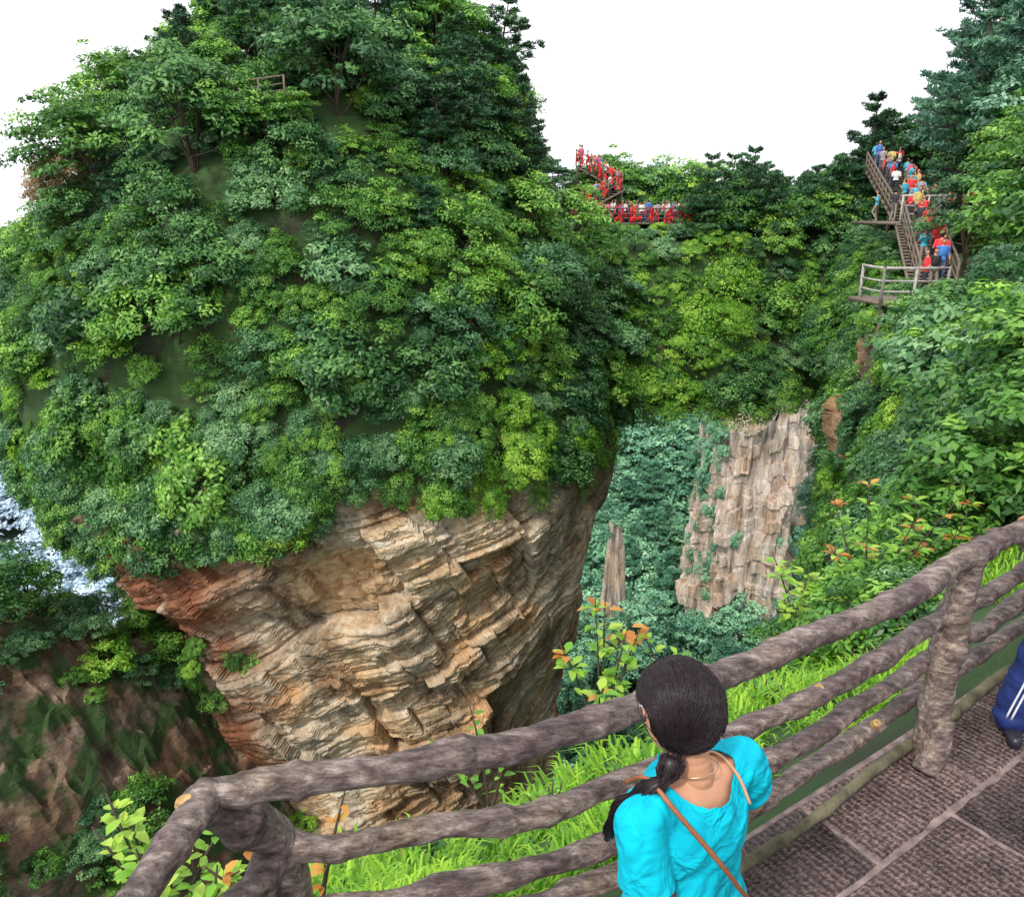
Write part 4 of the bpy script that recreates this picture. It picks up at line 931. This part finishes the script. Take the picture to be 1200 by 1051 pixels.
so=mkobj('shirt',me,woman); sm_=so.modifiers.new('sol','SOLIDIFY'); sm_.thickness=.004; sm_.offset=1
M_strap=simple('brown_leather_strap',(.28,.10,.04),.5,20,.2,.2)
mb=MB(); mb.add(*tube(resample([W(-.11,.11,1.2),W(-.125,.03,1.272),W(-.12,-.06,1.24),W(-.05,-.135,1.12),W(.03,-.14,1.0),W(.15,-.125,.84)],40),.006,6)); mkobj('bag_strap',mb.mesh('bag_strap',[M_strap]),woman)
mb=MB(); mb.add(*tube([W(.056*math.cos(a),.005+.056*math.sin(a),1.262-.02*math.sin(a)) for a in np.linspace(0,6.283,40)],.0015,6)); mkobj('necklace',mb.mesh('necklace',[simple('gold_chain',(.7,.5,.3),.3,20,.1,0,metal=1)]),woman)
mb=MB(); mb.add(*tube(resample([W(.088,.08,1.19),W(.092,.02,1.250),W(.090,-.05,1.238),W(.083,-.10,1.19)],20),.004,6)); mkobj('inner_strap',mb.mesh('inner_strap',[simple('beige_strap',(.5,.28,.17),.6,20,.1,.1)]),woman)

# ------------------------------------------------------------------ man at the right edge
man=empty('standing_man')
B0=np.array([2.74,3.38,0]); 
lf_,rf_=np.array([2.50,3.32,.06]),np.array([2.88,3.48,.06])
hipL,hipR=B0+[-.09,0,.88],B0+[.10,.02,.88]; knL,knR=np.array([2.58,3.31,.48]),np.array([2.87,3.41,.48])
legs=[('e',B0+[0,0,.93],(.18,.13,.13)),('c',hipL,.11,knL,.095),('c',knL,.095,lf_+[0,0,.03],.082),('c',hipR,.11,knR,.095),('c',knR,.095,rf_+[0,0,.03],.082)]
me=blobmesh(legs,.011,5,'trousers'); V=mverts(me); nrm=np.array([v.normal[:] for v in me.vertices]); V=V+nrm*(ridge(fbm(V*np.array([6,6,14]),2,3))*.014)[:,None]; setverts(me,V)
me.materials.append(simple('navy_tracksuit',(.010,.025,.14),.7,20,.25,.2)); mkobj('trousers',me,man)
M_wh=simple('white_stripe',(.75,.75,.8),.7,10,.05,0)
mb=MB()
for o in (0,.022):
    d=np.array([-.75,-.6,0]); d=d/np.linalg.norm(d); tng=np.array([.6,-.75,0])
    mb.add(*tube(resample([hipL+d*.117+tng*o,knL+d*.104+tng*o,lf_+[0,0,.06]+d*.089+tng*o],24),.005,6))
mkobj('trouser_stripes',mb.mesh('stripes',[M_wh]),man)
sh=[]
for p,q in ((lf_,(-.05,-.12,0)),(rf_,(.03,-.12,0))):
    sh+=[('e',p+[0,0,-.02],(.05,.06,.05)),('c',p+[0,0,-.02],.042,p+np.array(q)+[0,0,-.03],.034)]
me=blobmesh(sh,.008,4,'shoes'); me.materials.append(simple('dark_shoe',(.02,.02,.035),.4,20,.2,.1)); mkobj('shoes',me,man)
tor=[('e',B0+[0,0,1.05],(.17,.12,.16)),('e',B0+[0,0,1.27],(.19,.13,.2)),('c',B0+[-.17,0,1.42],.065,B0+[.17,0,1.42],.065)]
for q in (-1,1): tor+=[('c',B0+[q*.2,0,1.42],.065,B0+[q*.22,.03,1.15],.05)]
me=blobmesh(tor,.012,5,'jacket'); me.materials.append(simple('grey_shirt',(.3,.3,.33),.8,20,.15,.2)); mkobj('jacket',me,man)
hd_=[('c',B0+[0,0,1.42],.055,B0+[0,0,1.56],.05),('e',B0+[0,.01,1.65],(.078,.098,.115)),('e',B0+[0,.1,1.64],(.014,.018,.022)),('e',B0+[-.08,0,1.64],(.01,.02,.03)),('e',B0+[.08,0,1.64],(.01,.02,.03))]
for q in (-1,1):
    e=B0+[q*.22,.03,1.15]; h_=B0+[q*.14,.22,1.05]; hd_.append(('c',e,.042,h_,.028)); hand(hd_,h_,(-q*.3,.6,-.3),(0,-.5,-.6),.4,q)
me=blobmesh(hd_,.008,3,'head_and_arms'); me.materials.append(M_skin); me.materials.append(M_hair)
me.polygons.foreach_set('material_index',[1 if (p.center.z>1.70 or (p.center.z>1.6 and p.center.y<B0[1]-.02)) else 0 for p in me.polygons]); mkobj('head_and_arms',me,man)

# ------------------------------------------------------------------ light, world, camera
w=bpy.data.worlds.new('World'); scene.world=w; w.use_nodes=True; nt=w.node_tree; N=nt.nodes;L=nt.links; N.clear()
out=N.new('ShaderNodeOutputWorld'); bg=N.new('ShaderNodeBackground'); sky=N.new('ShaderNodeTexSky'); sky.sky_type='NISHITA'; sky.sun_disc=False
sky.sun_elevation=math.radians(48); sky.sun_rotation=math.radians(212); sky.dust_density=4
mx=N.new('ShaderNodeMix'); mx.data_type='RGBA'; mx.inputs[0].default_value=.88; mx.inputs[7].default_value=(12.5,12.7,13.2,1)
L.new(sky.outputs['Color'],mx.inputs[6]); L.new(mx.outputs[2],bg.inputs['Color']); bg.inputs['Strength'].default_value=.135; L.new(bg.outputs[0],out.inputs[0])
sd=bpy.data.lights.new('sun','SUN'); sd.energy=2.8; sd.angle=math.radians(5); sd.color=(1,.95,.86); so=mkobj('sun',sd)
az=math.radians(212); el=math.radians(48); D=Vector((math.sin(az)*math.cos(el),math.cos(az)*math.cos(el),math.sin(el)))
so.rotation_euler=D.to_track_quat('Z','Y').to_euler()
cam=bpy.data.cameras.new('camera'); cam.lens=27.3; cam.sensor_width=36; cam.clip_end=6000; cam.clip_start=.05
co=mkobj('camera',cam); co.location=(0,0,2.5); co.rotation_euler=(math.radians(90-17),0,0); scene.camera=co
